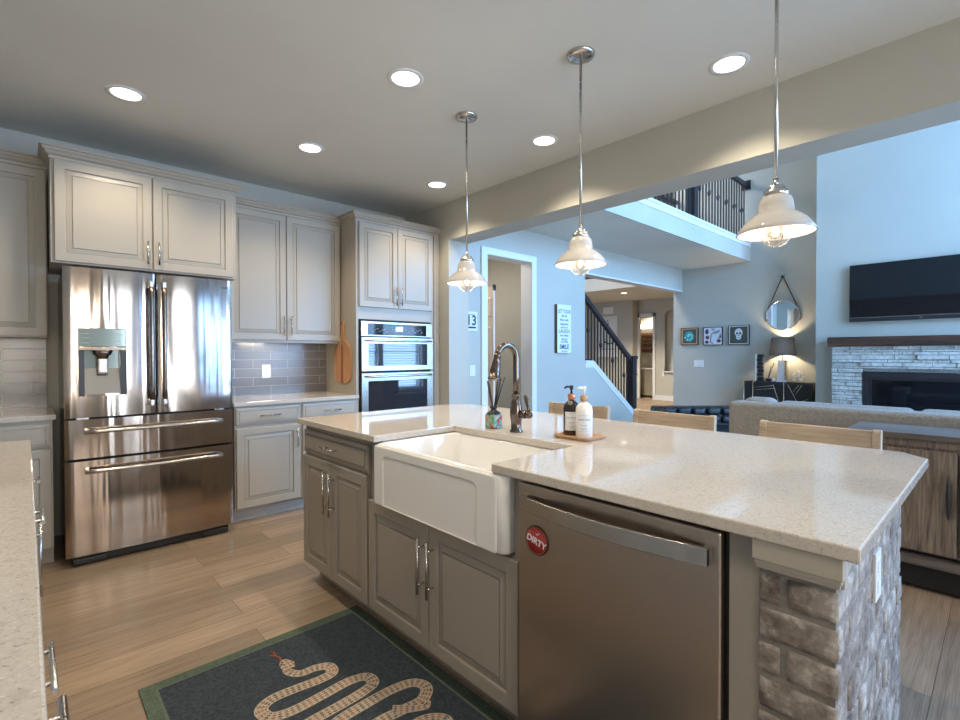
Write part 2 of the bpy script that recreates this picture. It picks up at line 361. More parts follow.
holes = [(1.28, 2.24, 0.05, 2.42), (-.5, .15, .9, 2.2), (2.8, 3.8, .35, 2.35), (4.1, 5.35, .35, 2.35), (5.5, 6.75, .35, 2.35), (6.9, 8.15, .35, 2.35), (4.1, 5.35, 2.95, 4.85), (5.5, 6.75, 2.95, 4.85), (6.9, 8.15, 2.95, 4.85)]  # low opening just right of the patio door is made up, admitting blue fill
b_ = B(); wall_open(b_, XL - .15, XF + .15, YF_ - .15, YF_, 0, ZH + .1, holes); struct('wall_front', b_, 'wall_paint')
for i, (x0, x1, z0, z1) in enumerate(holes):
    b_ = B()
    for a in ((x0 - .07, x0, z0 - .07, z1 + .07), (x1, x1 + .07, z0 - .07, z1 + .07), (x0, x1, z0 - .05 if i == 0 else z0 - .07, z0), (x0, x1, z1, z1 + .07)):
        box(b_, a[0], a[1], YF_ - .0, YF_ + .025, a[2], a[3])
    for a in ((x0, x0 + .04, z0, z1), (x1 - .04, x1, z0, z1), (x0, x1, z0, z0 + .04), (x0, x1, z1 - .04, z1)): box(b_, a[0], a[1], YF_ - .12, YF_ - .07, a[2], a[3])
    if i: box(b_, x0, x1, YF_ - .115, YF_ - .075, (z0 + z1) / 2 - .02, (z0 + z1) / 2 + .02)
    wn = struct('window_%d' % (i + 1), b_, 'white_trim')
    g_ = B(); box(g_, x0 + .03, x1 - .03, YF_ - .098, YF_ - .094, z0 + .03, z1 - .03); obj('pane', g_, 'window_glass', wn)
def curtain(x0, x1, label):
    a = B(); n = 60; V = []
    for k in range(n + 1):
        x = x0 + (x1 - x0) * k / n; y = YF_ + .11 + .028 * math.sin(k * .95) + .012 * math.sin(k * 2.3); V.append([a.verts.new((x, y, z)) for z in (.02, 2.52)] + [a.verts.new((x, y - .004, z)) for z in (2.52, .02)])
    for k in range(n):
        for j in range(4): f = a.faces.new((V[k][j], V[k + 1][j], V[k + 1][(j + 1) % 4], V[k][(j + 1) % 4])); f.smooth = True
    a.faces.new(V[0]); a.faces.new(V[-1][::-1]); tag(obj('curtain', a, 'curtain_cloth', None, origin=((x0 + x1) / 2, YF_ + .1, 0)), label, 'curtain')
m_fabric('curtain_cloth', (.22, .15, .10), (.34, .24, .17), 200)
curtain(.86, 1.36, 'brown curtain left of the glass patio door behind the camera'); curtain(2.12, 2.62, 'brown curtain right of the glass patio door behind the camera')
b_ = B(); cyl(b_, (.78, YF_ + .11, 2.55), (2.70, YF_ + .11, 2.55), .014)
for x in (.9, 2.58): cyl(b_, (x, YF_ + .11, 2.55), (x, YF_, 2.55), .008, 8)
tag(obj('curtain_rod', b_, 'black_iron', None, origin=(1.75, YF_, 2.55)), 'dark curtain rod above the glass patio door behind the camera', 'curtain rod')
for x0, x1, lab in ((5.5, 6.75, 'white slatted blind on the middle living room window behind the camera'), (6.9, 8.15, 'white slatted blind on the living room window nearest the fireplace')):
    b_ = B(); z = .42
    while z < 2.30:
        prism(b_, [(x0 + .01, YF_ + .030, z), (x0 + .01, YF_ + .072, z + .020), (x0 + .01, YF_ + .072, z + .023), (x0 + .01, YF_ + .030, z + .003)], (x1 - x0 - .02, 0, 0)); z += .066
    box(b_, x0 + .01, x1 - .01, YF_ + .028, YF_ + .075, 2.30, 2.345)
    tag(obj('window_blind', b_, 'white_trim', None, origin=((x0 + x1) / 2, YF_, 2.3), weld=False), lab, 'blind')
# hall beyond the stairs
b_ = B(); box(b_, 12.45, 12.6, 7.14, 9.6, 0, ZC); box(b_, 12.6, 12.9, 7.14, 7.2, 0, ZC); struct('wall_closet', b_, 'wall_paint')
b_ = B()
box(b_, 12.75, 12.9, 4.0, 6.60, 0, .80); box(b_, 12.75, 12.9, 4.0, 6.05, .80, ZC); box(b_, 12.75, 12.9, 6.35, 6.68, .80, ZC); box(b_, 12.75, 12.9, 6.60, 6.68, 0, .80)
box(b_, 12.75, 12.9, 6.68, 7.14, 2.30, ZC)
arc = [(12.75, 6.05, ZC), (12.75, 6.05, 2.30)] + [(12.75, 6.20 - .15 * math.cos(PI * k / 10), 2.30 + .15 * math.sin(PI * k / 10)) for k in range(1, 10)] + [(12.75, 6.35, 2.30), (12.75, 6.35, ZC)]
prism(b_, arc, (.15, 0, 0)); struct('wall_end', b_, 'wall_paint')
b_ = B(); box(b_, 13.05, 13.1, 5.7, 6.6, 0, ZC); struct('wall_niche', b_, 'plaster_white')
b_ = B(); box(b_, 12.70, 13.02, 6.02, 6.38, .76, .80, .004); box(b_, 12.72, 12.75, 6.35, 6.40, .66, .76); struct('trim_4', b_, 'white_trim')
b_ = B(); box(b_, 10.0, 14.2, YG2, 9.7, ZC, ZC + .3); struct('ceiling_hall', b_, 'ceiling_paint')
b_ = B(); box(b_, XB2, 14.2, 9.6, 9.7, 0, ZH); box(b_, 14.1, 14.2, 3.9, 9.7, 0, ZH); box(b_, 8.84, 14.2, 3.98, 4.15, 0, ZH); struct('wall_outer', b_, 'wall_paint')
b_ = B(); box(b_, 12.71, 12.75, 7.07, 7.14, 0, 2.40, .004); box(b_, 12.71, 12.75, 6.61, 6.68, 0, 2.40, .004); box(b_, 12.71, 12.75, 6.61, 7.14, 2.30, 2.40, .004); struct('trim_5', b_, 'white_trim')
# little hall behind the cased doorway
b_ = B(); box(b_, XB2, 5.6, 5.5, 5.6, 0, 2.75); box(b_, XB2, XB2 + .05, YG2, 5.5, 0, 2.75); box(b_, 5.0, 5.1, YG2, 5.5, 0, 2.75); struct('wall_pantry', b_, 'wall_paint')
b_ = B(); box(b_, XB2, 5.6, YG2, 5.6, 2.75, 2.85); struct('ceiling_pantry', b_, 'ceiling_paint')
area('pantry_lamp_light', (3.8, 4.9, 2.70), (3.8, 4.9, 0), .35, .35, 14, (1, .92, .84))
# door casing
b_ = B()
for y0, y1 in ((YG - .02, YG), (YG2, YG2 + .02)):
    box(b_, 3.722, 3.815, y0, y1, 0, 2.475, .004); box(b_, 4.57, 4.655, y0, y1, 0, 2.475, .004); box(b_, 3.815, 4.57, y0, y1, 2.395, 2.475, .004)
box(b_, 3.80, 3.815, YG, YG2, 0, 2.41); box(b_, 4.57, 4.60, YG, YG2, 0, 2.41); box(b_, 3.80, 4.60, YG, YG2, 2.395, 2.43)
struct('trim_6', b_, 'white_trim')
# open panelled door leaf
b_ = B(); box(b_, 4.085, 4.115, 4.17, 4.92, .0, 2.08)
dr = struct('door_1', b_, 'door_wood')
b_ = B()
for (z0, z1) in ((.2, .85), (.98, 1.60), (1.72, 1.95)):
    for (y0, y1) in ((4.20, 4.50), (4.56, 4.86)):
        rings(b_, (4.0845, y1, z0), (0, -1, 0), (0, 0, 1), [(0, 0), (.01, .008), (.03, .008), (.045, .002)], y1 - y0, z1 - z0)
obj('raised_panel', b_, 'door_wood', dr)
b_ = B(); cyl(b_, (4.05, 4.86, .95), (4.09, 4.86, .95), .012); lathe(b_, [(.0, -.03), (.026, -.02), (.026, 0), (.0, .01)], (4.045, 4.86, .95), 16, 0, 'X'); obj('door_knob', b_, 'nickel', dr)
b_ = B(); box(b_, 4.075, 4.125, 4.160, 4.170, 2.03, 2.10, .002); cyl(b_, (4.10, 4.148, 2.08), (4.10, 4.165, 2.08), .012); obj('over_door_hook', b_, 'black_iron', dr)
# baseboards
b_ = B(); box(b_, 4.655, 5.703, YG - .015, YG, 0, .13); box(b_, XB2, 3.722, YG - .015, YG, 0, .13); struct('baseboard_hall', b_, 'white_trim')
b_ = B(); box(b_, XF - .015, XF, 1.86, 4.15, 0, .13); struct('baseboard_far', b_, 'white_trim')
b_ = B(); box(b_, 12.73, 12.75, 4.2, 6.61, 0, .13); struct('baseboard_end', b_, 'white_trim')
# stairs
b_ = B()
for i in range(6): box(b_, 6.95 - .265 * (i + 1), 6.95 - .265 * i, YG2 + .01, 5.15, 0, .19 * (i + 1))
struct('stairs', b_, 'dark_walnut')
# tile backsplash
b_ = B(); box(b_, 1.16, 2.148, YW - .010, YW, .915, 1.40); struct('wall_backsplash_right', b_, 'subway_tile', origin=(1.162, YW, .915))
b_ = B(); box(b_, XL, .102, YW - .010, YW, .915, 1.40); struct('wall_backsplash_left', b_, 'subway_tile', origin=(.034, YW, .925))

# ------------------------------------------------------------------ lights in the ceiling
lx = [(.436, 3.46, 'recessed downlight above the refrigerator, nearest the left wall cabinets', 34),
      (1.53, 3.46, 'recessed downlight in front of the tall wall cabinets, left of the far pendant', 40),
      (2.685, 3.45, 'small recessed downlight deepest in the ceiling corner by the wall ovens', 34),
      (1.53, 2.24, 'recessed downlight at the top middle of the ceiling, left of the middle pendant', 34),
      (2.69, 2.23, 'recessed downlight between the far and middle pendants beside the header wall', 36),
      (2.688, .994, 'recessed downlight between the middle and near pendants beside the header wall', 36),
      (1.53, .99, None, 36), (.436, 2.24, None, 34), (.436, .9, None, 34), (.3, -1.2, None, 24)]
def downlight(x, y, z, label, power):
    t = thing('recessed_downlight', label or 'recessed downlight in the ceiling behind the camera', 'ceiling light', (x, y, z), 'recessed ceiling lights')
    a = B(); lathe(a, [(.072, z - .001), (.076, z - .006), (.096, z - .004), (.098, z + .001)], (x, y, 0), 40, cap=False); obj('trim_ring', a, 'white_trim', t)
    a = B(); lathe(a, [(.0, z - .0035), (.073, z - .003), (.073, z + .001), (0, z + .001)], (x, y, 0), 40); obj('lens', a, 'lamp_lens', t)
    d = bpy.data.lights.new('downlight_beam', 'SPOT'); d.energy = power * .84; d.spot_size = math.radians(124); d.spot_blend = .6; d.color = (1, .86, .65); d.shadow_soft_size = .05
    s = bpy.data.objects.new('downlight_beam', d); C.objects.link(s); s.parent = t; s.location = (0, 0, -.03)
for (x, y, lab, p) in lx: downlight(x, y, ZC, lab, p)
downlight(10.87, 6.47, ZC, 'recessed downlight in the hall ceiling beyond the stair railing', 330)
b_ = B()
# pendants
def pendant(x, y, label):
    t = thing('pendant_light', label, 'pendant light', (x, y, ZC), 'pendant lights over the island')
    zr = 1.722
    a = B(); lathe(a, [(0, ZC - .028), (.03, ZC - .026), (.05, ZC - .020), (.066, ZC - .014), (.070, ZC - .004), (.070, ZC), (0, ZC)], (x, y, 0), 32); obj('canopy', a, 'nickel', t)
    a = B(); cyl(a, (x, y, zr + .16), (x, y, ZC - .02), .0065, 12); lathe(a, [(.009, zr + .20), (.009, zr + .17)], (x, y, 0), 12); obj('rod', a, 'nickel', t)
    a = B(); lathe(a, [(.008, zr + .182), (.014, zr + .176), (.028, zr + .172), (.032, zr + .166), (.031, zr + .160), (.041, zr + .156), (.042, zr + .142), (.039, zr + .134), (.02, zr + .132)], (x, y, 0), 32); obj('socket_cap', a, 'nickel', t)
    a = B()
    out = [(.034, .137), (.047, .133), (.054, .123), (.058, .100), (.061, .074), (.066, .071), (.084, .060), (.106, .039), (.122, .017), (.132, .000), (.130, -.003)]
    lathe(a, [(r, zr + z) for r, z in out] + [(r - .005, zr + z) for r, z in reversed(out[1:-1])] + [(.034, zr + .128)], (x, y, 0), 48, cap=False)
    sh = obj('shade', a, 'opal_glass', t)
    a = B(); lathe(a, [(.1265, zr - .002), (.1165, zr + .013), (.100, zr + .034), (.080, zr + .052), (.062, zr + .062)], (x, y, 0), 48, cap=False); a.normal_update(); obj('shade_lining', a, 'shade_inner', sh)
    a = B(); lathe(a, [(.050, zr + .03), (.052, zr + .005), (.050, zr - .015), (.038, zr - .036), (.02, zr - .047), (.004, zr - .050)], (x, y, 0), 32, cap=False)
    gl = obj('glass_globe', a, 'clear_glass', t)
    for k in range(4):
        an = PI / 4 + k * PI / 2; a = B()
        tube(a, [(x + math.cos(an) * r, y + math.sin(an) * r, zr + z) for r, z in ((.053, .03), (.054, 0), (.050, -.02), (.036, -.04), (.018, -.050), (.002, -.053))], .0018, 6)
        obj('guard_wire', a, 'nickel', gl)
    a = B(); lathe(a, [(.013, zr + .09), (.016, zr + .05), (.026, zr + .02), (.028, zr), (.022, zr - .018), (.0, zr - .026)], (x, y, 0), 24); obj('bulb', a, 'bulb_glass', t)
    d = bpy.data.lights.new('pendant_bulb_light', 'POINT'); d.energy = 1.9; d.color = (1, .88, .72); d.shadow_soft_size = .012
    s = bpy.data.objects.new('pendant_bulb_light', d); C.objects.link(s); s.parent = t; s.location = (0, 0, zr + .010 - ZC)
pendant(2.055, 2.336, 'far white bell pendant light, the smallest looking, near the wall ovens')
pendant(2.055, 1.468, 'middle white bell pendant light on a steel rod above the soap bottles')
pendant(2.055, .592, 'nearest white bell pendant light, the largest looking, left of the television')

# ------------------------------------------------------------------ cabinetry
PROF = [(0, 0), (0, .017), (.003, .020), (.050, .020), (.0515, .009), (.0565, .009), (.058, .011), (.082, .0165), (.0825, .011), (.0855, .011), (.087, .019)]
DPROF = [(0, 0), (0, .012), (.010, .016), (.020, .0175), (.0205, .013), (.0235, .013), (.0245, .0205), (.03, .0205)]
def pull(parent, o, d, n, length, mat='nickel'):
    """bar pull: o centre, d direction, n outward"""
    o, d, n = Vector(o), Vector(d), Vector(n); a = B()
    cyl(a, o + n * .032 - d * length / 2, o + n * .032 + d * length / 2, .0055, 10)
    for s in (-1, 1): cyl(a, o + d * s * length * .33, o + n * .032 + d * s * length * .33, .0045, 8)
    return obj('handle', a, mat, parent)
def cab_door(t, o, u, w, h, mat, hs=None, hz=None, hl=.19, prof=PROF, name='door'):
    u = Vector(u); n = u.cross(Vector((0, 0, 1))); a = B(); rings(a, o, u, (0, 0, 1), prof, w, h)
    d = obj(name, a, mat, t, weld=False)
    if hs is not None:
        p = Vector(o) + u * (w - .028 if hs == 'R' else .028) + Vector((0, 0, hz)) + n * .019
        pull(d, p, (0, 0, 1), n, hl)
    return d
def drawer(t, o, u, w, h, mat, hl=.16, name='drawer'):
    u = Vector(u); n = u.cross(Vector((0, 0, 1))); a = B(); rings(a, o, u, (0, 0, 1), DPROF, w, h)
    d = obj(name, a, mat, t, weld=False)
    pull(d, Vector(o) + u * w / 2 + Vector((0, 0, h / 2)) + n * .019, u, n, hl)
    return d
CP = [(0, 0), (.006, .001), (.006, .012), (.002, .014), (.003, .020), (.016, .026), (.022, .032), (.018, .036), (.020, .040), (.032, .048), (.038, .056), (.034, .059), (.035, .062), (.050, .064), (.050, .074), (0, .074)]
def crown(t, pts, z, mat, prof=CP):
    """pts: 2D corner points; outward is to the right-hand side of travel"""
    N = []
    for i in range(len(pts) - 1):
        d = Vector((pts[i + 1][0] - pts[i][0], pts[i + 1][1] - pts[i][1])).normalized(); N.append(Vector((d.y, -d.x)))
    a = B(); R = []
    for i, p in enumerate(pts):
        o = N[0] if i == 0 else N[-1] if i == len(pts) - 1 else N[i - 1] + N[i]
        R.append([a.verts.new((p[0] + o.x * f, p[1] + o.y * f, z + h)) for f, h in prof])
    m_ = len(prof)
    for i in range(len(R) - 1):
        for k in range(m_): a.faces.new((R[i][k], R[i][(k + 1) % m_], R[i + 1][(k + 1) % m_], R[i + 1][k]))
    a.faces.new(R[0]); a.faces.new(R[-1][::-1])
    return obj('crown_molding', a, mat, t)
CAB = 'cabinet_paint'; YU = 4.225; YT = 3.935; YBs = 3.91
EX = (1, 0, 0)
# wall cabinet over the refrigerator
t = thing('refrigerator_top_cabinet', 'two-door raised-panel wall cabinet directly above the stainless refrigerator', 'cabinet', (.63, 4.2, 1.85), 'grey wall cabinets')
b_ = B(); box(b_, .115, 1.160, YT, YW - .003, 1.835, 2.475); obj('body', b_, CAB, t)
cab_door(t, (.132, YT - .001, 1.845), EX, .497, .612, CAB, 'R', .105, .15)
cab_door(t, (.636, YT - .001, 1.845), EX, .497, .612, CAB, 'L', .105, .15)
crown(t, [(.115, YU - .053), (.115, YT), (1.160, YT), (1.160, YU - .053)], 2.460, CAB)
# refrigerator side panel (right)
# left wall cabinet
t = thing('wall_cabinet', 'shaded grey raised-panel wall cabinet at the left edge, left of the refrigerator', 'cabinet', (-.26, 4.38, 1.385), 'grey wall cabinets')
b_ = B(); box(b_, XL + .003, .104, YU, YW - .003, 1.385, 2.475); obj('body', b_, CAB, t)
cab_door(t, (-.634, YU - .001, 1.392), EX, .366, 1.062, CAB, 'R', .12, .19); cab_door(t, (-.265, YU - .001, 1.392), EX, .366, 1.062, CAB, 'L', .12, .19)
crown(t, [(XL + .003, YU), (.104, YU)], 2.460, CAB)
# right wall cabinet
t = thing('wall_cabinet', 'tall two-door grey wall cabinet between the refrigerator and the wall ovens', 'cabinet', (1.66, 4.38, 1.385), 'grey wall cabinets')
b_ = B(); box(b_, 1.164, 2.145, YU, YW - .003, 1.385, 2.475); box(b_, 1.164, 2.145, YU + .002, YU + .02, 1.372, 1.385); obj('body', b_, CAB, t)
cab_door(t, (1.176, YU - .001, 1.395), EX, .462, 1.06, CAB, 'R', .12, .17); cab_door(t, (1.645, YU - .001, 1.395), EX, .490, 1.06, CAB, 'L', .12, .17)
crown(t, [(1.164, YU), (2.145, YU)], 2.460, CAB)
b_ = B(); box(b_, 1.42, 1.62, YU + .03, YU + .07, 1.376, 1.385, .002); ul = obj('under_cabinet_lamp', b_, 'puck_glow', None, origin=(1.52, YU + .05, 1.385)); tag(ul, 'slim lit lamp under the tall wall cabinet above the white outlet', 'light')
d = bpy.data.lights.new('under_cabinet_light', 'AREA'); d.shape = 'RECTANGLE'; d.size = .22; d.size_y = .04; d.energy = 1.6; d.color = (1, .86, .68)
s = bpy.data.objects.new('under_cabinet_light', d); C.objects.link(s); s.location = (0, .0, -.012); s.parent = ul
s.rotation_euler = (math.radians(18), 0, 0)
b_ = B(); box(b_, -.60, -.40, YU + .04, YU + .08, 1.376, 1.385, .002); ul = obj('under_cabinet_lamp', b_, 'puck_glow', None, origin=(-.50, YU + .06, 1.385)); tag(ul, 'slim lit lamp under the wall cabinet at the left edge', 'light')
d = bpy.data.lights.new('under_cabinet_light', 'AREA'); d.shape = 'RECTANGLE'; d.size = .22; d.size_y = .04; d.energy = .5; d.color = (1, .86, .68)
s = bpy.data.objects.new('under_cabinet_light', d); C.objects.link(s); s.location = (0, .0, -.012); s.parent = ul
# oven tower cabinet
t = thing('oven_tower_cabinet', 'full-height grey cabinet holding the wall ovens, two raised-panel doors on top', 'cabinet', (2.62, 4.2, 0))
b_ = B()
box(b_, 2.150, 2.172, YT, YW - .003, 0, 2.475); box(b_, 2.975, 3.073, YT, YW - .003, 0, 2.475)
box(b_, 2.172, 2.975, YT, YW - .003, 1.590, 2.475); box(b_, 2.172, 2.975, YT, YW - .003, .10, .37); box(b_, 2.172, 2.975, YT + .55, YW - .003, .37, 1.59)
obj('body', b_, CAB, t)
b_ = B(); box(b_, 3.01, 3.073, YT - .018, YT, 0, 2.46, .003); box(b_, 3.030, 3.052, YT - .026, YT - .018, 0, 2.45, .003); obj('filler_strip', b_, CAB, t)
cab_door(t, (2.175, YT - .001, 1.700), EX, .400, .755, CAB, 'R', .11, .17); cab_door(t, (2.580, YT - .001, 1.700), EX, .405, .755, CAB, 'L', .11, .17)
cab_door(t, (2.175, YT - .001, .13), EX, .400, .235, CAB, prof=DPROF, name='drawer_front'); cab_door(t, (2.580, YT - .001, .13), EX, .405, .235, CAB, prof=DPROF, name='drawer_front')
crown(t, [(2.150, YU - .053), (2.150, YT), (3.073, YT)], 2.460, CAB)
# base cabinets on the back wall
t = thing('base_cabinet', 'grey base cabinet right of the refrigerator, two drawers over raised-panel doors', 'cabinet', (1.65, 4.2, 0), 'grey base cabinets')
b_ = B(); box(b_, 1.130, 2.148, YBs, YW - .003, .11, .882); box(b_, 1.130, 2.148, YBs + .07, YW - .003, 0, .11); box(b_, 1.13, 2.148, YBs + .058, YBs + .07, 0, .025, .003); obj('body', b_, CAB, t)
drawer(t, (1.140, YBs - .001, .742), EX, .480, .128, CAB); drawer(t, (1.645, YBs - .001, .742), EX, .490, .128, CAB, .15)
cab_door(t, (1.140, YBs - .001, .115), EX, .478, .600, CAB, 'R', .49, .15); cab_door(t, (1.645, YBs - .001, .115), EX, .490, .600, CAB, 'L', .49, .15)
t = thing('base_cabinet', 'bluish grey base cabinet against the back wall at the left edge beside the refrigerator', 'cabinet', (-.26, 4.2, 0), 'grey base cabinets')
b_ = B(); box(b_, XL + .003, .112, YBs, YW - .003, .11, .882); box(b_, XL + .003, .112, YBs + .07, YW - .003, 0, .11); obj('body', b_, CAB, t)
drawer(t, (-.634, YBs - .001, .722), EX, .737, .140, CAB, .20)
for x0 in (-.634, -.262): cab_door(t, (x0, YBs - .001, .115), EX, .365, .595, CAB, 'R' if x0 < -.5 else 'L', .49, .15)
def slab(name, label, x0, x1, y0, y1):
    a = B(); box(a, x0, x1, y0, y1, .884, .915, .004); return tag(obj(name, a, 'quartz', None, origin=(x0, y0, .884)), label, 'countertop')
slab('countertop', 'short beige quartz countertop between the refrigerator and the wall ovens', 1.118, 2.147, 3.878, YW - .012)
slab('countertop', 'beige quartz countertop piece at the far left against the tiled back wall', XL + .003, .128, 3.878, YW - .012)
# left run
t = thing('drawer_cabinet', 'grey drawer cabinet under the foreground counter at the left edge, farther half', 'cabinet', (-.3, 2.2, 0), 'grey base cabinets')
b_ = B(); box(b_, XL + .003, -.022, 1.63, 2.79, .11, .882); box(b_, XL + .003, -.09, 1.63, 2.79, 0, .11); obj('body', b_, CAB, t)
EY = (0, 1, 0)
drawer(t, (-.021, 1.645, .72), EY, .60, .15, CAB, .16); drawer(t, (-.021, 2.26, .72), EY, .515, .15, CAB, .10)
cab_door(t, (-.021, 1.645, .12), EY, .60, .585, CAB); cab_door(t, (-.021, 2.26, .12), EY, .515, .585, CAB, 'L', .44, .26)
t = thing('drawer_cabinet', 'grey drawer cabinet under the left foreground counter, nearer half with two visible pulls', 'cabinet', (-.3, 1.0, 0), 'grey base cabinets')
b_ = B(); box(b_, XL + .003, -.022, -.9, 1.625, .11, .882); box(b_, XL + .003, -.09, -.9, 1.625, 0, .11); obj('body', b_, CAB, t)
drawer(t, (-.019, 1.02, .58), EY, .49, .17, CAB, .20); drawer(t, (-.019, .50, .72), EY, .51, .15, CAB, .27)
cab_door(t, (-.021, 1.02, .76), EY, .49, .11, CAB, prof=DPROF, name='drawer_front')
for (y0_, w0_) in ((1.02, .49), (.50, .51)):
    drawer(t, (-.021, y0_, .12), EY, w0_, .22, CAB, .20); drawer(t, (-.021, y0_, .35), EY, w0_, .22, CAB, .20)
cab_door(t, (-.021, .50, .58), EY, .51, .13, CAB, prof=DPROF, name='drawer_front')
cab_door(t, (-.021, -.10, .12), EY, .59, .75, CAB); cab_door(t, (-.021, 1.52, .12), EY, .09, .75, CAB, prof=DPROF, name='drawer_front')
b_ = B(); box(b_, XL + .003, .012, -.95, 2.807, .884, .915, .004)
tag(obj('countertop', b_, 'quartz', None, origin=(-.3, 1, .884)), 'beige speckled quartz countertop in the left foreground, running out of the bottom left corner', 'countertop')
t = thing('cooktop', 'dark cooktop corner showing at the left edge of the foreground counter', 'cooktop', (-.33, 1.85, .915))
b_ = B(); box(b_, -.60, -.075, 1.50, 2.265, .9155, .925, .003); obj('glass_top', b_, 'black_glass', t)
b_ = B()
for a_ in ((-.607, -.60, 1.493, 2.272), (-.075, -.068, 1.493, 2.272), (-.60, -.075, 1.493, 1.50), (-.60, -.075, 2.265, 2.272)): box(b_, *a_, .9155, .927)
obj('steel_rim', b_, 'nickel', t)

# ------------------------------------------------------------------ refrigerator
YFr = 3.764; FX0, FX1 = .160, 1.082
t = thing('refrigerator', 'tall stainless steel french door refrigerator with two bottom drawers', 'refrigerator', (.62, 4.1, 0))
b_ = B(); box(b_, FX0 + .004, FX1 - .004, YFr + .085, YW - .05, .05, 1.785, .004); obj('case', b_, 'dark_steel', t)
b_ = B(); box(b_, FX0 + .01, FX1 - .01, YFr + .07, YFr + .086, .06, 1.78); obj('gasket', b_, 'gap_black', t)
b_ = B(); box(b_, FX0 + .03, FX1 - .03, YFr + .03, YFr + .6, .012, .05); box(b_, FX0 + .03, FX0 + .2, YFr + .02, YFr + .09, .004, .045, .01); box(b_, FX1 - .2, FX1 - .03, YFr + .02, YFr + .09, .004, .045, .01); obj('base_grille', b_, 'black_plastic', t)
def fpanel(x0, x1, z0, z1, name, sag=.012, notch=None):
    """slightly bowed steel front; notch cuts a rectangular recess"""
    a = B(); N_ = 24
    def yf(x): q = (x - (x0 + x1) / 2) / ((x1 - x0) / 2); e = max(0, abs(q) - .94) / .06; return YFr + sag * (q * q) + .006 * e * e
    xs = [x0 + (x1 - x0) * i / N_ for i in range(N_ + 1)]
    zs = [z0, z1]
    if notch: xs = sorted(set(xs) | {notch[0], notch[1]}); zs = [z0, notch[2], notch[3], z1]
    V = {}
    def vv(i, j): 
        if (i, j) not in V: V[i, j] = a.verts.new((xs[i], yf(xs[i]), zs[j]))
        return V[i, j]
    for i in range(len(xs) - 1):
        for j in range(len(zs) - 1):
            if notch and notch[0] - 1e-6 <= xs[i] and xs[i + 1] <= notch[1] + 1e-6 and j == 1: continue
            f = a.faces.new((vv(i, j), vv(i + 1, j), vv(i + 1, j + 1), vv(i, j + 1))); f.smooth = True
    yb = YFr + .07
    for j in (0, len(zs) - 1):
        row = [a.verts.new(vv(i, j).co) for i in range(len(xs))]; bk = [a.verts.new((x0, yb, zs[j])), a.verts.new((x1, yb, zs[j]))]
        a.faces.new(row + [bk[1], bk[0]])
    for i in (0, len(xs) - 1):
        a.faces.new([a.verts.new(vv(i, j).co) for j in range(len(zs))] + [a.verts.new((xs[i], yb, z1)), a.verts.new((xs[i], yb, z0))])
    a.faces.new([a.verts.new(p) for p in ((x0, yb, z0), (x1, yb, z0), (x1, yb, z1), (x0, yb, z1))])
    if notch:
        i0, i1 = xs.index(notch[0]), xs.index(notch[1]); row0 = [a.verts.new(vv(i, 1).co) for i in range(i0, i1 + 1)]; row1 = [a.verts.new(vv(i, 2).co) for i in range(i0, i1 + 1)]
        q = [a.verts.new(p) for p in ((notch[0], yb - .002, notch[2]), (notch[1], yb - .002, notch[2]), (notch[1], yb - .002, notch[3]), (notch[0], yb - .002, notch[3]))]
        a.faces.new(row0 + [q[1], q[0]]); a.faces.new(row1 + [q[2], q[3]]); a.faces.new((row0[0], q[0], q[3], row1[0])); a.faces.new((row0[-1], q[1], q[2], row1[-1])); a.faces.new(q)
    return obj(name, a, 'stainless', t, weld=False)
DN = (.226, .463, 1.022, 1.435)
dL = fpanel(FX0, .618, .895, 1.797, 'door', .010, DN)
dR = fpanel(.626, FX1, .895, 1.797, 'door', .010)
w1 = fpanel(FX0, FX1, .648, .882, 'drawer', .012); w2 = fpanel(FX0, FX1, .062, .632, 'drawer', .012)
for (par, x) in ((dL, .590), (dR, .660)):
    a = B(); pts = [(x, YFr - .048 - .012 * math.sin(PI * k / 12), .985 + .72 * k / 12) for k in range(13)]
    tube(a, pts, .0125, 14); hd = obj('handle', a, 'dark_steel', par)
    for z0, z1 in ((.945, .99), (1.70, 1.745)):
        a = B(); prism(a, [(x - .014, YFr - .055, z0 + .02 if z0 > 1 else z1), (x + .014, YFr - .055, z0 + .02 if z0 > 1 else z1), (x + .014, YFr + .004, z0), (x - .014, YFr + .004, z0)], (0, 0, .0)) if 0 else box(a, x - .013, x + .013, YFr - .055, YFr + .006, z0, z1, .006); obj('bracket', a, 'nickel', hd)
for (par, z) in ((w1, .812), (w2, .573)):
    a = B(); tube(a, [(.25 + .755 * k / 12, YFr - .042 - .014 * math.sin(PI * k / 12), z) for k in range(13)], .0125, 14)
    for x in (.262, .993): box(a, x - .012, x + .012, YFr - .05, YFr + .008, z - .012, z + .012, .004)
    obj('handle', a, 'stainless_flat', par)
# dispenser
b_ = B(); box(b_, .228, .461, YFr - .004, YFr + .05, 1.322, 1.433, .003); dp = obj('dispenser', b_, 'glass_panel', dL)
for x, z in ((.262, 1.40), (.262, 1.375), (.262, 1.345), (.425, 1.40), (.425, 1.37), (.425, 1.345)):
    b_ = B(); box(b_, x - .016, x + .016, YFr - .0055, YFr - .004, z - .0015, z + .0015); obj('button_mark', b_, 'ink_grey', dp)
b_ = B(); box(b_, .228, .461, YFr - .002, YFr + .05, 1.300, 1.320, .002); obj('dispenser_lip', b_, 'dark_steel', dp)
b_ = B(); box(b_, .228, .256, YFr + .006, YFr + .066, 1.026, 1.30); obj('recess_side', b_, 'black_plastic', dp)
b_ = B(); box(b_, .433, .461, YFr + .006, YFr + .066, 1.026, 1.30); obj('recess_side', b_, 'black_plastic', dp)
b_ = B(); box(b_, .256, .433, YFr + .055, YFr + .066, 1.19, 1.30); obj('recess_back', b_, 'glass_panel', dp)
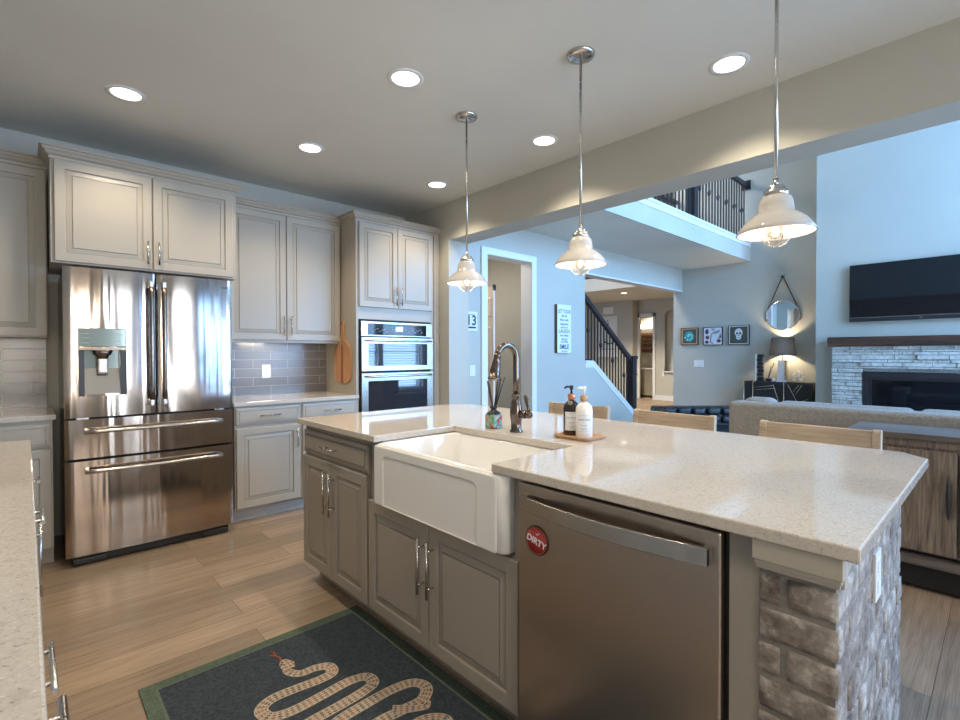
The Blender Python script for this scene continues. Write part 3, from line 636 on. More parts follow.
b_ = B(); prism(b_, [(.256, YFr + .066, 1.19), (.256, YFr + .05, 1.19), (.240, YFr + .01, 1.035), (.240, YFr + .066, 1.030)], (.177 + .015, 0, 0)); obj('drip_slope', b_, 'stainless_flat', dp)
b_ = B(); lathe(b_, [(.052, 1.30), (.045, 1.275), (.030, 1.262), (.030, 1.25)], (.345, YFr + .030, 0), 20); obj('nozzle', b_, 'dark_steel', dp)
b_ = B(); box(b_, .318, .372, YFr + .014, YFr + .020, 1.155, 1.262, .004); obj('paddle', b_, 'dark_steel', dp)
b_ = B(); box(b_, .325, .365, YFr + .011, YFr + .0145, 1.165, 1.25, .003); obj('paddle_face', b_, 'stainless_flat', dp)
text(dR, 'brand_lettering', 'SAMSUNG', (1.01, YFr + .0055, 1.742), (1, 0, 0), (0, 0, 1), .018, 'ink', bold=.0004)
for x in (.245, .995):
    a = B(); box(a, x - .03, x + .03, YFr + .012, YFr + .03, .884, .893); obj('hinge_cover', a, 'nickel', t)

# ------------------------------------------------------------------ wall ovens
t = thing('wall_oven', 'stainless combination wall oven, microwave above a larger oven with dark glass', 'oven', (2.57, 4.1, .37))
YO = YT - .003
b_ = B(); box(b_, 2.174, 2.973, YO, YO + .5, .375, 1.588); obj('case', b_, 'gap_black', t)
b_ = B(); box(b_, 2.186, 2.975, YO - .024, YO, 1.435, 1.572, .004); pn = obj('control_panel', b_, 'stainless_flat', t)
b_ = B(); box(b_, 2.250, 2.900, YO - .027, YO - .023, 1.447, 1.552, .002); cg = obj('control_glass', b_, 'black_glass', pn)
b_ = B()
for i in range(22):
    x = 2.29 + i * .026
    if abs(x - 2.585) > .06: box(b_, x, x + .014, YO - .0278, YO - .027, 1.478 + (i % 3) * .012, 1.484 + (i % 3) * .012)
obj('control_marks', b_, 'ink_grey', cg)
b_ = B(); box(b_, 2.545, 2.625, YO - .0278, YO - .027, 1.485, 1.53); obj('display', b_, 'glass_panel', cg)
def ovendoor(z0, z1, gz0, gz1, nm):
    a = B(); Y0 = YO - .034
    wall_open(a, 2.186, 2.975, Y0, YO, z0, z1, [(2.250, 2.905, gz0, gz1)])
    d_ = obj(nm, a, 'stainless_flat', t)
    a = B(); box(a, 2.250, 2.905, Y0 + .004, YO, gz0, gz1); obj('door_glass', a, 'oven_glass', d_)
    a = B(); zz = z1 - .028; Yh = Y0 - .035
    tube(a, [(2.23 + .70 * k / 10, Yh - .006 * math.sin(PI * k / 10), zz) for k in range(11)], .010, 12)
    for x in (2.26, 2.90): cyl(a, (x, Yh, zz), (x, Y0 + .002, zz), .008, 10)
    obj('handle', a, 'nickel', d_); return d_
ovendoor(1.122, 1.425, 1.165, 1.372, 'microwave_door')
ovendoor(.40, 1.100, .55, 1.030, 'oven_door')

# ------------------------------------------------------------------ small things on the back wall
t = thing('wall_outlet', 'white duplex outlet on the grey subway tile beside the refrigerator', 'outlet', (1.578, YW - .010, 1.12))
b_ = B(); box(b_, 1.541, 1.615, YW - .016, YW - .010, 1.062, 1.180, .002); obj('cover_plate', b_, 'white_plastic', t)
for z in (1.10, 1.142):
    b_ = B(); box(b_, 1.561, 1.595, YW - .018, YW - .0155, z - .015, z + .015, .003); r_ = obj('receptacle', b_, 'white_plastic', t)
    b_ = B(); box(b_, 1.569, 1.572, YW - .0185, YW - .0178, z - .004, z + .007); box(b_, 1.583, 1.586, YW - .0185, YW - .0178, z - .004, z + .007); obj('slot', b_, 'ink', r_)
t = thing('cutting_board', 'long-handled oval wooden cutting board hanging on the oven cabinet side', 'cutting board', (2.12, 4.155, 1.0))
def board(y0, off=0):
    P = []; L = [(0, 1.002), (.06, 1.012), (.098, 1.045), (.112, 1.10), (.113, 1.22), (.110, 1.30), (.095, 1.34), (.062, 1.372), (.030, 1.405), (.020, 1.44), (.017, 1.52), (.022, 1.552), (.014, 1.572), (0, 1.578)]
    L = [(a_ * 1.45, z_) for a_, z_ in L]
    return [(2.149, y0 + a_, z_) for a_, z_ in L] + [(2.149, y0 - a_, z_) for a_, z_ in L[-2:0:-1]]
b_ = B(); prism(b_, board(4.165), (-.018, 0, 0)); bd = obj('board', b_, 'board_wood', t, bevel=.003)
b_ = B(); prism(b_, [(2.1305, 4.142, 1.006), (2.1305, 4.186, 1.006), (2.1305, 4.176, 1.36), (2.1305, 4.154, 1.36)], (-.001, 0, 0)); obj('dark_stripe', b_, 'board_wood_dark', bd)
b_ = B(); lathe(b_, [(0, -.0195), (.008, -.0195), (.008, -.018)], (2.149, 4.165, 1.555), 12, 0, 'X'); cyl(b_, (2.149, 4.165, 1.555), (2.120, 4.165, 1.560), .003, 8); obj('hanging_peg', b_, 'black_iron', bd)

# ------------------------------------------------------------------ island
ISL = 'island_shaded_paint'; XD = 1.160; EMY = (0, -1, 0)
t = thing('island_cabinet', 'shaded grey island cabinet at the far end, one drawer over two narrow doors', 'cabinet', (1.45, 2.34, 0), 'island cabinets')
b_ = B(); box(b_, XD, 1.75, 1.99, 2.70, .105, .884); box(b_, XD + .075, 1.75, 1.99, 2.70, 0, .105); obj('body', b_, ISL, t)
drawer(t, (XD - .001, 2.695, .727), EMY, .705, .125, ISL, .15)
cab_door(t, (XD - .001, 2.695, .112), EMY, .340, .600, ISL, 'R', .45, .22); cab_door(t, (XD - .001, 2.350, .112), EMY, .350, .600, ISL, 'L', .45, .22)
t = thing('sink_cabinet', 'shaded grey island cabinet with two raised-panel doors under the farmhouse sink', 'cabinet', (1.45, 1.52, 0), 'island cabinets')
b_ = B(); box(b_, XD, 1.75, 1.050, 1.986, .105, .616); box(b_, XD + .075, 1.75, 1.050, 1.986, 0, .105)
box(b_, XD, 1.75, 1.885, 1.986, .616, .884); box(b_, XD, 1.75, 1.050, 1.085, .616, .884); obj('body', b_, ISL, t)
cab_door(t, (XD - .001, 1.982, .112), EMY, .453, .498, ISL, 'R', .335, .22); cab_door(t, (XD - .001, 1.525, .112), EMY, .470, .498, ISL, 'L', .335, .22)
# sink
t = thing('farmhouse_sink', 'white ceramic apron-front farmhouse sink set into the island counter', 'sink', (1.35, 1.515, .605))
SX0, SX1, SY0, SY1 = 1.114, 1.60, 1.088, 1.882
b_ = B()
def rrect(y0, y1, z0, z1, r, x, corners, k=6):
    P = []
    for (cy, cz, a0, on) in ((y1 - r, z1 - r, 0, corners[0]), (y0 + r, z1 - r, 90, corners[1]), (y0 + r, z0 + r, 180, corners[2]), (y1 - r, z0 + r, 270, corners[3])):
        for i in range(k + 1):
            an = math.radians(a0 + 90 * i / k); 
            if on: P.append((x, cy + r * math.cos(an), cz + r * math.sin(an)))
            else: P.append((x, cy + r * (1 if a0 in (0, 270) else -1), cz + r * (1 if a0 in (0, 90) else -1)))
    return P
# outer shell with inner basin
def sink_shell(a):
    loops = []
    def loop(x0, x1, y0, y1, z, r, k=6):
        P = []
        for (cx, cy, a0) in ((x1 - r, y1 - r, 0), (x0 + r, y1 - r, 90), (x0 + r, y0 + r, 180), (x1 - r, y0 + r, 270)):
            for i in range(k + 1):
                an = math.radians(a0 + 90 * i / k); P.append(a.verts.new((cx + r * math.cos(an), cy + r * math.sin(an), z)))
        return P
    Ls = [loop(SX0 + .012, SX1, SY0 + .01, SY1 - .01, .619, .03), loop(SX0, SX1, SY0, SY1, .630, .030), loop(SX0, SX1, SY0, SY1, .877, .030), loop(SX0 + .006, SX1 - .006, SY0 + .006, SY1 - .006, .8835, .034),
          loop(SX0 + .026, SX1 - .026, SY0 + .024, SY1 - .024, .8835, .03), loop(SX0 + .032, SX1 - .032, SY0 + .03, SY1 - .03, .876, .03), loop(SX0 + .036, SX1 - .034, SY0 + .034, SY1 - .034, .68, .04), loop(SX0 + .06, SX1 - .06, SY0 + .06, SY1 - .06, .655, .04)]
    for i in range(len(Ls) - 1):
        for k in range(28): f = a.faces.new((Ls[i][k], Ls[i][(k + 1) % 28], Ls[i + 1][(k + 1) % 28], Ls[i + 1][k])); f.smooth = True
    a.faces.new(Ls[0][::-1]); a.faces.new(Ls[-1])
sink_shell(b_); obj('basin', b_, 'ceramic', t)
# raised frame of the apron
b_ = B(); R_ = []
for (ins, ht) in ((.0, .0), (.002, .004), (.006, .006)):
    R_.append([b_.verts.new(p) for p in rrect(SY0 + .034 + ins, SY1 - .002 - ins, .622 + ins, .878 - ins, .012, SX0 - ht, (1, 1, 1, 1))])
for (ins, ht) in ((.045, .006), (.052, .001)):
    R_.append([b_.verts.new(p) for p in rrect(1.213 + ins - .045, 1.812 - ins + .045, .626 + (ins - .045) * .2, .842 - ins + .045, .030, SX0 - ht, (1, 1, 0, 0))])
R_[-2] = R_[-2]
n_ = len(R_[0])
for i in range(len(R_) - 1):
    for k in range(n_): f = b_.faces.new((R_[i][k], R_[i][(k + 1) % n_], R_[i + 1][(k + 1) % n_], R_[i + 1][k])); f.smooth = False
b_.faces.new(R_[-1]); obj('apron_frame', b_, 'ceramic', t)
b_ = B(); lathe(b_, [(.0, .6575), (.02, .657), (.04, .660), (.045, .6585), (.045, .6555)], (1.40, 1.49, 0), 24); obj('drain', b_, 'nickel', t)
# dishwasher
t = thing('dishwasher', 'stainless steel dishwasher with a curved bar handle at the near end of the island', 'dishwasher', (1.45, .735, 0))
b_ = B(); box(b_, XD + .01, 1.75, .430, 1.040, .06, .876); box(b_, XD + .06, 1.75, .430, 1.040, 0, .06); obj('tub', b_, 'gap_black', t)
b_ = B(); box(b_, 1.122, XD + .01, .428, 1.036, .105, .876, .006, seg=3); dd = obj('door', b_, 'dishwasher_steel', t)
b_ = B(); Np = 20; fr = []
for k in range(Np + 1):
    q = k / Np; y = 1.016 - q * .566; dx = .020 + .030 * math.sin(PI * q); x = 1.122 - dx
    fr.append([b_.verts.new(p) for p in ((x, y, .797), (x, y, .840), (x + .012, y, .840), (x + .012, y, .797))])
for k in range(Np):
    for j in range(4): b_.faces.new((fr[k][j], fr[k][(j + 1) % 4], fr[k + 1][(j + 1) % 4], fr[k + 1][j]))
b_.faces.new(fr[0]); b_.faces.new(fr[-1][::-1]); box(b_, 1.102, 1.124, 1.000, 1.016, .798, .839); box(b_, 1.102, 1.124, .450, .466, .798, .839)
obj('handle', b_, 'stainless_flat', dd, bevel=.002)
b_ = B(); lathe(b_, [(0, -.0009), (.0025, -.0007), (.0025, 0)], (1.122, .497, .832), 10, 0, 'X'); obj('indicator_dot', b_, 'ink', dd)
b_ = B(); box(b_, XD - .012, XD + .02, .4178, .4265, .08, .872); obj('gap_shade_strip', b_, 'gap_black', t)  # black strip standing in for the shade in the gap by the dishwasher
t = thing('magnet', 'round red DIRTY magnet stuck on the dishwasher door', 'magnet', (1.1215, .958, .712))
mc = (1.1215, .958, .712)
b_ = B(); lathe(b_, [(0, -.004), (.0435, -.004), (.045, -.002), (.045, 0), (0, 0)], mc, 40, 0, 'X'); md_ = obj('disc', b_, 'dark_red', t)
b_ = B(); lathe(b_, [(0, -.0045), (.037, -.0045), (.037, -.004), (0, -.004)], mc, 40, 0, 'X'); obj('red_face', b_, 'red_enamel', md_)
b_ = B(); lathe(b_, [(.0385, -.0041), (.0385, -.0046), (.0402, -.0046), (.0402, -.0041)], mc, 40, 0, 'X'); obj('ring_line', b_, 'copper', md_)
text(t, 'lettering', 'DIRTY', (1.1168, .958, .709), (0, -.97, -.24), (0, -.24, .97), .0270, 'paper', .0003, bold=.0008)
b_ = B(); prism(b_, [(1.1168, .961, .736), (1.1168, .955, .729), (1.1168, .950, .731)], (-.0004, 0, 0)); prism(b_, [(1.1168, .948, .736), (1.1168, .955, .729), (1.1168, .940, .738)], (-.0004, 0, 0)); obj('leaf_mark', b_, 'paper', t)
# end stile
b_ = B(); box(b_, 1.143, 1.75, .357, .417, 0, .884); tag(obj('filler_panel', b_, ISL, None, origin=(1.4, .39, 0)), 'narrow shaded grey filler panel between the dishwasher and the brick pillar', 'panel')
# back panel of the island
b_ = B(); box(b_, 1.755, 1.93, .357, 2.70, 0, .884); tag(obj('island_back_panel', b_, ISL, None, origin=(1.85, 1.5, 0)), 'shaded grey panelled back of the island on the stool side', 'panel')
# brick pillar
BX0, BX1, BY0, BY1 = 1.135, 1.965, .217, .356
t = thing('brick_pillar', 'whitewashed grey brick end wall carrying the near end of the island', 'brick pillar', (1.55, .29, 0))
b_ = B(); box(b_, BX0 + .005, BX1 - .003, BY0 + .004, BY1, 0, .884); obj('mortar_core', b_, 'mortar', t)
def brick(a, x0, x1, y0, y1, z0, z1):
    s_ = B(); j = lambda q: random.uniform(-q, q)
    box(s_, x0 + j(.002), x1 + j(.002), y0 + j(.002), y1, z0 + j(.002), z1 + j(.002)); bmesh.ops.subdivide_edges(s_, edges=s_.edges[:], cuts=6, use_grid_fill=True)
    bmesh.ops.smooth_vert(s_, verts=s_.verts[:], factor=.3, use_axis_x=True, use_axis_y=True, use_axis_z=True); bmesh.ops.smooth_vert(s_, verts=s_.verts[:], factor=.25, use_axis_x=True, use_axis_y=True, use_axis_z=True)
    for v_ in s_.verts: v_.co += Vector((j(.0010), j(.0006), j(.0010)))
    m_ = bpy.data.meshes.new('x'); s_.to_mesh(m_); s_.free(); a.from_mesh(m_); bpy.data.meshes.remove(m_)
b_ = B(); rh = .0745; z = .004; row = 0
while z < .87:
    z1 = min(z + rh - .011, .878)
    # front face bricks (short return) 
    spl = [BY0, BY1] if row % 2 == 1 else [BY0, BY0 + .098, BY1]
    for i in range(len(spl) - 1):
        y0_, y1_ = spl[i], spl[i + 1] - (.010 if i < len(spl) - 2 else 0)
        if i == 0: brick(b_, BX0, BX0 + (.10 if row % 2 == 1 else .20), y0_, y1_, z, z1)
        else: brick(b_, BX0, BX0 + .05, y0_, y1_, z, z1)
    x = BX0 + (.11 if row % 2 == 1 else .21)
    while x < BX1 - .02:
        x1_ = min(x + .20, BX1); brick(b_, x, x1_, BY0, BY0 + .05, z, z1); x = x1_ + .011
    z += rh; row += 1
for f in b_.faces: f.smooth = True
obj('bricks', b_, 'brick_grey', t, weld=False)
b_ = B()
box(b_, 1.118, 1.134, .206, .364, .842, .884); box(b_, 1.122, 1.134, .209, .361, .832, .842); box(b_, 1.127, 1.134, .212, .359, .822, .832); box(b_, 1.134, 1.165, .206, .2165, .822, .884)
obj('cap_molding', b_, 'cabinet_paint', t, bevel=.002)
t = thing('outlet_cover', 'white outlet cover on the brick side of the island', 'outlet', (1.565, BY0 - .004, .725))
b_ = B(); box(b_, 1.505, 1.575, BY0 - .005, BY0 + .004, .665, .785, .002); obj('cover_plate', b_, 'white_plastic', t)
for z in (.70, .75):
    b_ = B(); box(b_, 1.524, 1.556, BY0 - .007, BY0 - .0045, z - .016, z + .016, .002); obj('receptacle', b_, 'white_plastic', t)
# island top
b_ = B(); Z0, Z1 = .885, .915
P = [(1.112, .179), (2.235, .179), (2.327, .252), (2.327, 2.60), (2.17, 2.716), (1.112, 2.716), (1.112, 1.884), (1.565, 1.884), (1.565, 1.147), (1.112, 1.147)]
prism(b_, [(x, y, Z0) for x, y in P], (0, 0, Z1 - Z0))
tag(obj('island_countertop', b_, 'quartz', None, origin=(1.7, 1.4, Z0), bevel=.004), 'large beige quartz island countertop cut out around the farmhouse sink', 'countertop')

# ------------------------------------------------------------------ on the island
ZT = .915
t = thing('kitchen_faucet', 'oil-rubbed bronze gooseneck kitchen faucet behind the farmhouse sink', 'faucet', (1.645, 1.53, ZT))
fx, fy = 1.645, 1.53
b_ = B(); lathe(b_, [(.030, ZT), (.030, ZT + .006), (.024, ZT + .012), (.024, ZT + .045), (.0285, ZT + .075), (.029, ZT + .10), (.024, ZT + .135), (.016, ZT + .158), (.022, ZT + .163), (.022, ZT + .169), (.017, ZT + .176), (.0, ZT + .178)], (fx, fy, 0), 28); obj('body', b_, 'bronze', t)
R = .062; zc = ZT + .336
pts = [(fx, fy, ZT + .17), (fx, fy, ZT + .25)] + [(fx - R + R * math.cos(a), fy, zc + R * math.sin(a)) for a in [math.radians(q) for q in range(0, 161, 10)]]
b_ = B(); tube(b_, pts, .0145, 16); obj('gooseneck', b_, 'bronze', t)
e_ = Vector(pts[-1]); dr_ = Vector((-.20, .0, -.98))
b_ = B(); tube(b_, [e_, e_ + dr_ * .012, e_ + dr_ * .014, e_ + dr_ * .04, e_ + dr_ * .075, e_ + dr_ * .105, e_ + dr_ * .108, e_ + dr_ * .116], [.0145, .017, .015, .019, .0235, .0245, .028, .027], 20); obj('spray_head', b_, 'bronze', t)
b_ = B(); cyl(b_, (fx, fy - .015, ZT + .085), (fx, fy - .060, ZT + .085), .015); cyl(b_, (fx, fy - .046, ZT + .085), (fx, fy - .052, ZT + .085), .020)
lathe(b_, [(0, -.095), (.012, -.09), (.017, -.08), (.017, -.066), (.0, -.06)], (fx, fy, ZT + .085), 16, 0, 'Y')
tube(b_, [(fx, fy - .078, ZT + .085), (fx + .002, fy - .072, ZT + .12), (fx + .004, fy - .058, ZT + .155), (fx + .004, fy - .05, ZT + .17)], [.006, .009, .010, .006], 12); obj('lever_handle', b_, 'bronze', t)
# diffuser
t = thing('reed_diffuser', 'square mosaic-patterned reed diffuser bottle with dark sticks beside the faucet', 'reed diffuser', (1.655, 1.69, ZT))
qx, qy = 1.655, 1.688
b_ = B(); box(b_, qx - .031, qx + .031, qy - .031, qy + .031, ZT, ZT + .070, .006); obj('bottle', b_, 'mosaic', t)
b_ = B(); lathe(b_, [(.036, ZT + .068), (.032, ZT + .076), (.015, ZT + .086), (.012, ZT + .094), (.018, ZT + .096), (.018, ZT + .106), (.008, ZT + .107)], (qx, qy, 0), 24); obj('collar', b_, 'black_plastic', t)
for dx, dy, h in ((-.026, .006, .15), (-.02, .022, .155), (.018, -.032, .17), (.03, -.045, .175), (.012, -.018, .165)):
    b_ = B(); tube(b_, [(qx, qy, ZT + .07), (qx + dx, qy + dy, ZT + .08 + h * .95)], .0036, 6); obj('stick', b_, 'black_plastic', t)
# tray with two soap bottles
b_ = B(); tx0, tx1, ty0, ty1 = 1.648, 1.800, 1.142, 1.330
ang = math.radians(0)
def rloop(a, x0, x1, y0, y1, z, r, k=5):
    Pp = []
    for (cx, cy, a0) in ((x1 - r, y1 - r, 0), (x0 + r, y1 - r, 90), (x0 + r, y0 + r, 180), (x1 - r, y0 + r, 270)):
        for i in range(k + 1): an = math.radians(a0 + 90 * i / k); Pp.append(a.verts.new((cx + r * math.cos(an), cy + r * math.sin(an), z)))
    return Pp
Ls = [rloop(b_, tx0 + .01, tx1 - .01, ty0 + .01, ty1 - .01, ZT, .02), rloop(b_, tx0, tx1, ty0, ty1, ZT + .014, .024), rloop(b_, tx0 + .005, tx1 - .005, ty0 + .005, ty1 - .005, ZT + .014, .02), rloop(b_, tx0 + .014, tx1 - .014, ty0 + .014, ty1 - .014, ZT + .006, .015)]
for i in range(3):
    for k in range(24): b_.faces.new((Ls[i][k], Ls[i][(k + 1) % 24], Ls[i + 1][(k + 1) % 24], Ls[i + 1][k]))
b_.faces.new(Ls[0][::-1]); b_.faces.new(Ls[-1])
tag(obj('wooden_tray', b_, 'tray_wood', None, origin=(1.72, 1.236, ZT)), 'small wooden tray with rounded corners under the two soap bottles', 'tray')
def soap(x, y, glass, pump, label, word):
    z = ZT + .0062; t = thing('soap_bottle', label, 'soap bottle', (x, y, z))
    a = B(); lathe(a, [(.0, z), (.033, z), (.0355, z + 0.0032), (.0355, z + 0.1133), (.033, z + 0.1295), (.022, z + 0.1425), (.013, z + 0.1489), (.013, z + 0.1564), (0, z + 0.1564)], (x, y, 0), 36); bt = obj('bottle', a, glass, t)
    a = B(); lathe(a, [(0, z + 0.1521), (.0165, z + 0.1521), (.0165, z + 0.1749), (.015, z + 0.1770), (0, z + 0.1770)], (x, y, 0), 28); obj('collar', a, 'copper' if glass == 'amber_glass' else 'tray_wood', t)
    a = B(); lathe(a, [(.005, z + 0.1749), (.0045, z + 0.1942), (.008, z + 0.1985), (.0095, z + 0.2115), (.008, z + 0.2148), (0, z + 0.2148)], (x, y, 0), 20)
    dv = Vector((-.9, .45, 0)).normalized(); tube(a, [Vector((x, y, z + 0.2072)), Vector((x, y, z + 0.2093)) + dv * .022, Vector((x, y, z + 0.2028)) + dv * .034], [.0055, .005, .0035], 10); obj('pump', a, pump, t)
    # wrapped label facing the sink
    c0 = math.atan2(-y, -x) + .0; a = B(); rL = (.0359); V = []
    for k in range(13):
        an = c0 - .85 + 1.7 * k / 12; V.append([a.verts.new((x + rL * math.cos(an), y + rL * math.sin(an), z + zz)) for zz in (.022, .102)])
    for k in range(12): f = a.faces.new((V[k][0], V[k + 1][0], V[k + 1][1], V[k][1])); f.smooth = True
    lb = obj('label', a, 'paper', bt)
    a = B()
    def strip(an0, an1, z0, z1):
        W = []
        for k in range(9):
            an = c0 + an0 + (an1 - an0) * k / 8; W.append([a.verts.new((x + (rL + .0002) * math.cos(an), y + (rL + .0002) * math.sin(an), z + zz)) for zz in (z0, z1)])
        for k in range(8): a.faces.new((W[k][0], W[k + 1][0], W[k + 1][1], W[k][1]))
    for zz in (.028, .095): strip(-.72, .72, zz, zz + 0.0009)
    for an in (-.72, .70): strip(an, an + .02, .028, .096)
    for zz, wd in ((.055, .45), (.050, .3), (.040, .5), (.036, .35)): strip(-wd, wd, zz, zz + 0.0013)
    obj('label_print', a, 'ink_grey', lb)
    cu = bpy.data.curves.new('t', 'FONT'); cu.body = word; cu.size = .0095; cu.align_x = 'CENTER'; to = bpy.data.objects.new('t', cu); C.objects.link(to); bpy.context.view_layer.update()
    me = bpy.data.meshes.new_from_object(to.evaluated_get(bpy.context.evaluated_depsgraph_get())); bpy.data.objects.remove(to)
    for v_ in me.vertices:
        an = c0 + v_.co.x / rL; hh = v_.co.y; v_.co = Vector(((rL + .0004) * math.cos(an), (rL + .0004) * math.sin(an), .074 + hh))
    me.materials.clear(); me.materials.append(MATS['ink']); ob = bpy.data.objects.new('label_word', me); C.objects.link(ob); ob.parent = lb
soap(1.742, 1.292, 'amber_glass', 'black_plastic', 'dark amber soap bottle with black pump and copper collar on the wooden tray', 'DISH SOAP')
soap(1.722, 1.212, 'ceramic', 'white_plastic', 'white soap bottle with white pump on the wooden tray, right of the dark bottle', 'HAND SOAP')

# ------------------------------------------------------------------ bar stools
def stool(label):
    t = thing('bar_stool', label, 'bar stool', (0, 0, 0), 'bar stools behind the island')
    # local: seat faces -X (towards the island), back at +X
    a = B(); box(a, -.20, .17, -.20, .20, .615, .655, .012); obj('seat', a, 'light_wood', t)
    a = B(); box(a, -.18, .15, -.18, .18, .655, .685, .014); obj('cushion', a, 'pale_cushion', t)
    for sy in (-1, 1):
        a = B(); prism(a, [(.155, sy * .222, .56), (.195, sy * .222, .56), (.235, sy * .222, .958), (.228, sy * .222, .963), (.212, sy * .222, .963), (.203, sy * .222, .955)], (0, -sy * .030, 0)); obj('back_post', a, 'light_wood', t, bevel=.004)
        for sx in (-1, 1):
            a = B(); x0 = sx * .16; prism(a, [(x0 - .018, sy * .19 - .018, .615), (x0 + .018, sy * .19 - .018, .615), (x0 + .018, sy * .19 + .018, .615), (x0 - .018, sy * .19 + .018, .615)], (sx * .03, sy * .01, -.615)); obj('leg', a, 'light_wood', t)
    a = B(); prism(a, [(.195, -.193, .835), (.213, -.193, .835), (.226, -.193, .958), (.208, -.193, .958)], (0, .386, 0)); obj('back_rail', a, 'light_wood', t, bevel=.003)
    a = B(); box(a, -.185, -.165, -.18, .18, .20, .225); box(a, .165, .185, -.18, .18, .26, .285); obj('footrest', a, 'light_wood', t)
    return t
s0 = stool('pale wood bar stool behind the near end of the island by the sideboard'); s0.location = (2.30, .562, 0)
dup(s0, (2.30, 1.208, 0), 0, 'pale wood bar stool back behind the middle of the island')
dup(s0, (2.30, 1.815, 0), 0, 'pale wood bar stool back rising behind the two soap bottles')

# ------------------------------------------------------------------ rug
RX0, RX1, RY0, RY1 = .298, 1.214, .70, 2.225
t = thing('snake_rug', 'dark slate rug with a green border and a coiled patterned snake on the kitchen floor', 'rug', (.75, 1.45, 0))
b_ = B(); box(b_, RX0, RX1, RY0, RY1, .001, .007, .002); obj('border', b_, 'rug_border', t)
b_ = B(); box(b_, RX0 + .045, RX1 - .045, RY0 + .045, RY1 - .045, .007, .0078); obj('border_line', b_, 'rug_line', t)
b_ = B(); box(b_, RX0 + .055, RX1 - .055, RY0 + .055, RY1 - .055, .0078, .0086); obj('field', b_, 'rug_field', t)
path = [(.760, 1.975), (.755, 1.935), (.785, 1.895), (.84, 1.888), (.885, 1.862), (.878, 1.815), (.82, 1.808), (.74, 1.820), (.65, 1.826), (.60, 1.795), (.612, 1.738), (.68, 1.715), (.79, 1.717), (.90, 1.722), (.965, 1.700), (.965, 1.650), (.91, 1.632), (.81, 1.625), (.70, 1.622), (.58, 1.612), (.535, 1.565), (.575, 1.520), (.66, 1.525), (.776, 1.560), (.89, 1.568), (1.00, 1.568), (1.08, 1.545), (1.10, 1.490), (1.05, 1.447), (.97, 1.452), (.88, 1.46), (.75, 1.44), (.62, 1.42), (.57, 1.37), (.62, 1.325), (.75, 1.33), (.90, 1.36), (1.0, 1.36), (1.05, 1.31), (1.0, 1.26), (.9, 1.25), (.75, 1.24), (.6, 1.22), (.56, 1.16), (.62, 1.11), (.8, 1.12), (.95, 1.14)]
def cat(pts, k=8):
    out = []; n = len(pts)
    for i in range(n - 1):
        p0, p1, p2, p3 = [Vector((*pts[min(max(j, 0), n - 1)], 0)) for j in (i - 1, i, i + 1, i + 2)]
        for s in range(k):
            q = s / k; out.append(.5 * ((2 * p1) + (p2 - p0) * q + (2 * p0 - 5 * p1 + 4 * p2 - p3) * q * q + (3 * p1 - p0 - 3 * p2 + p3) * q ** 3))
    out.append(Vector((*pts[-1], 0))); return out
def ribbon(pts, wf, z, name, mat, parent):
    sm = cat(pts); a = B(); uvl = a.loops.layers.uv.new('UVMap'); L = 0; prev = None; n = len(sm)
    for i, p in enumerate(sm):
        d_ = (sm[min(i + 1, n - 1)] - sm[max(i - 1, 0)]).normalized(); nn = Vector((-d_.y, d_.x, 0)); wd = wf(i / (n - 1))
        if i: L += (p - sm[i - 1]).length
        cur = ([a.verts.new((p.x + nn.x * wd * s, p.y + nn.y * wd * s, z + .0012 * (1 - s * s) + (.0003 if i % 2 else 0) * 0)) for s in (-1, -.5, 0, .5, 1)], L)
        if prev:
            for j in range(4):
                f = a.faces.new((prev[0][j], cur[0][j], cur[0][j + 1], prev[0][j + 1]))
                for lp, (uu_, vv_) in zip(f.loops, ((prev[1], j / 4), (cur[1], j / 4), (cur[1], (j + 1) / 4), (prev[1], (j + 1) / 4))): lp[uvl].uv = (uu_, vv_)
        prev = cur
    return obj(name, a, mat, parent, weld=False)
def bw(q):
    if q < .012: return .011 + .008 * (q / .012)
    return .018 + .0055 * min(1, (q - .012) / .08)
ribbon(path, bw, .0092, 'snake', 'snake_scales', t)
tl = [(1.12, 1.53 - .02), (1.02, 1.46), (1.00, 1.43), (1.03, 1.405), (1.062, 1.410)]
ribbon([(.94, 1.475), (1.0, 1.43), (1.04, 1.405), (1.068, 1.425)], lambda q: .022 * (1 - q) + .003, .0105, 'snake_tail', 'snake_scales', t)
b_ = B(); prism(b_, [(.745, 1.945, .0094), (.785, 1.95, .0094), (.795, 1.985, .0094), (.778, 2.02, .0094), (.762, 2.028, .0094), (.744, 2.012, .0094), (.738, 1.975, .0094)], (0, 0, .0022))
ul_ = b_.loops.layers.uv.new('UVMap')
for f in b_.faces:
    for lp in f.loops: lp[ul_].uv = (lp.vert.co.y, (lp.vert.co.x - .735) / .065)
hd = obj('snake_head', b_, 'snake_scales', t)
b_ = B(); cyl(b_, (.748, 1.998, .0114), (.748, 1.998, .0122), .005, 12); obj('eye', b_, 'ink', hd)
b_ = B(); ribbon_p = [(.757, 2.025), (.762, 2.05), (.752, 2.078)]
tube(b_, [(.757, 2.022, .0095), (.763, 2.05, .0095), (.753, 2.078, .0095), (.735, 2.095, .0095)], .003, 6); tube(b_, [(.753, 2.078, .0095), (.757, 2.098, .0095), (.748, 2.12, .0095)], .0028, 6); obj('forked_tongue', b_, 'snake_red', hd)

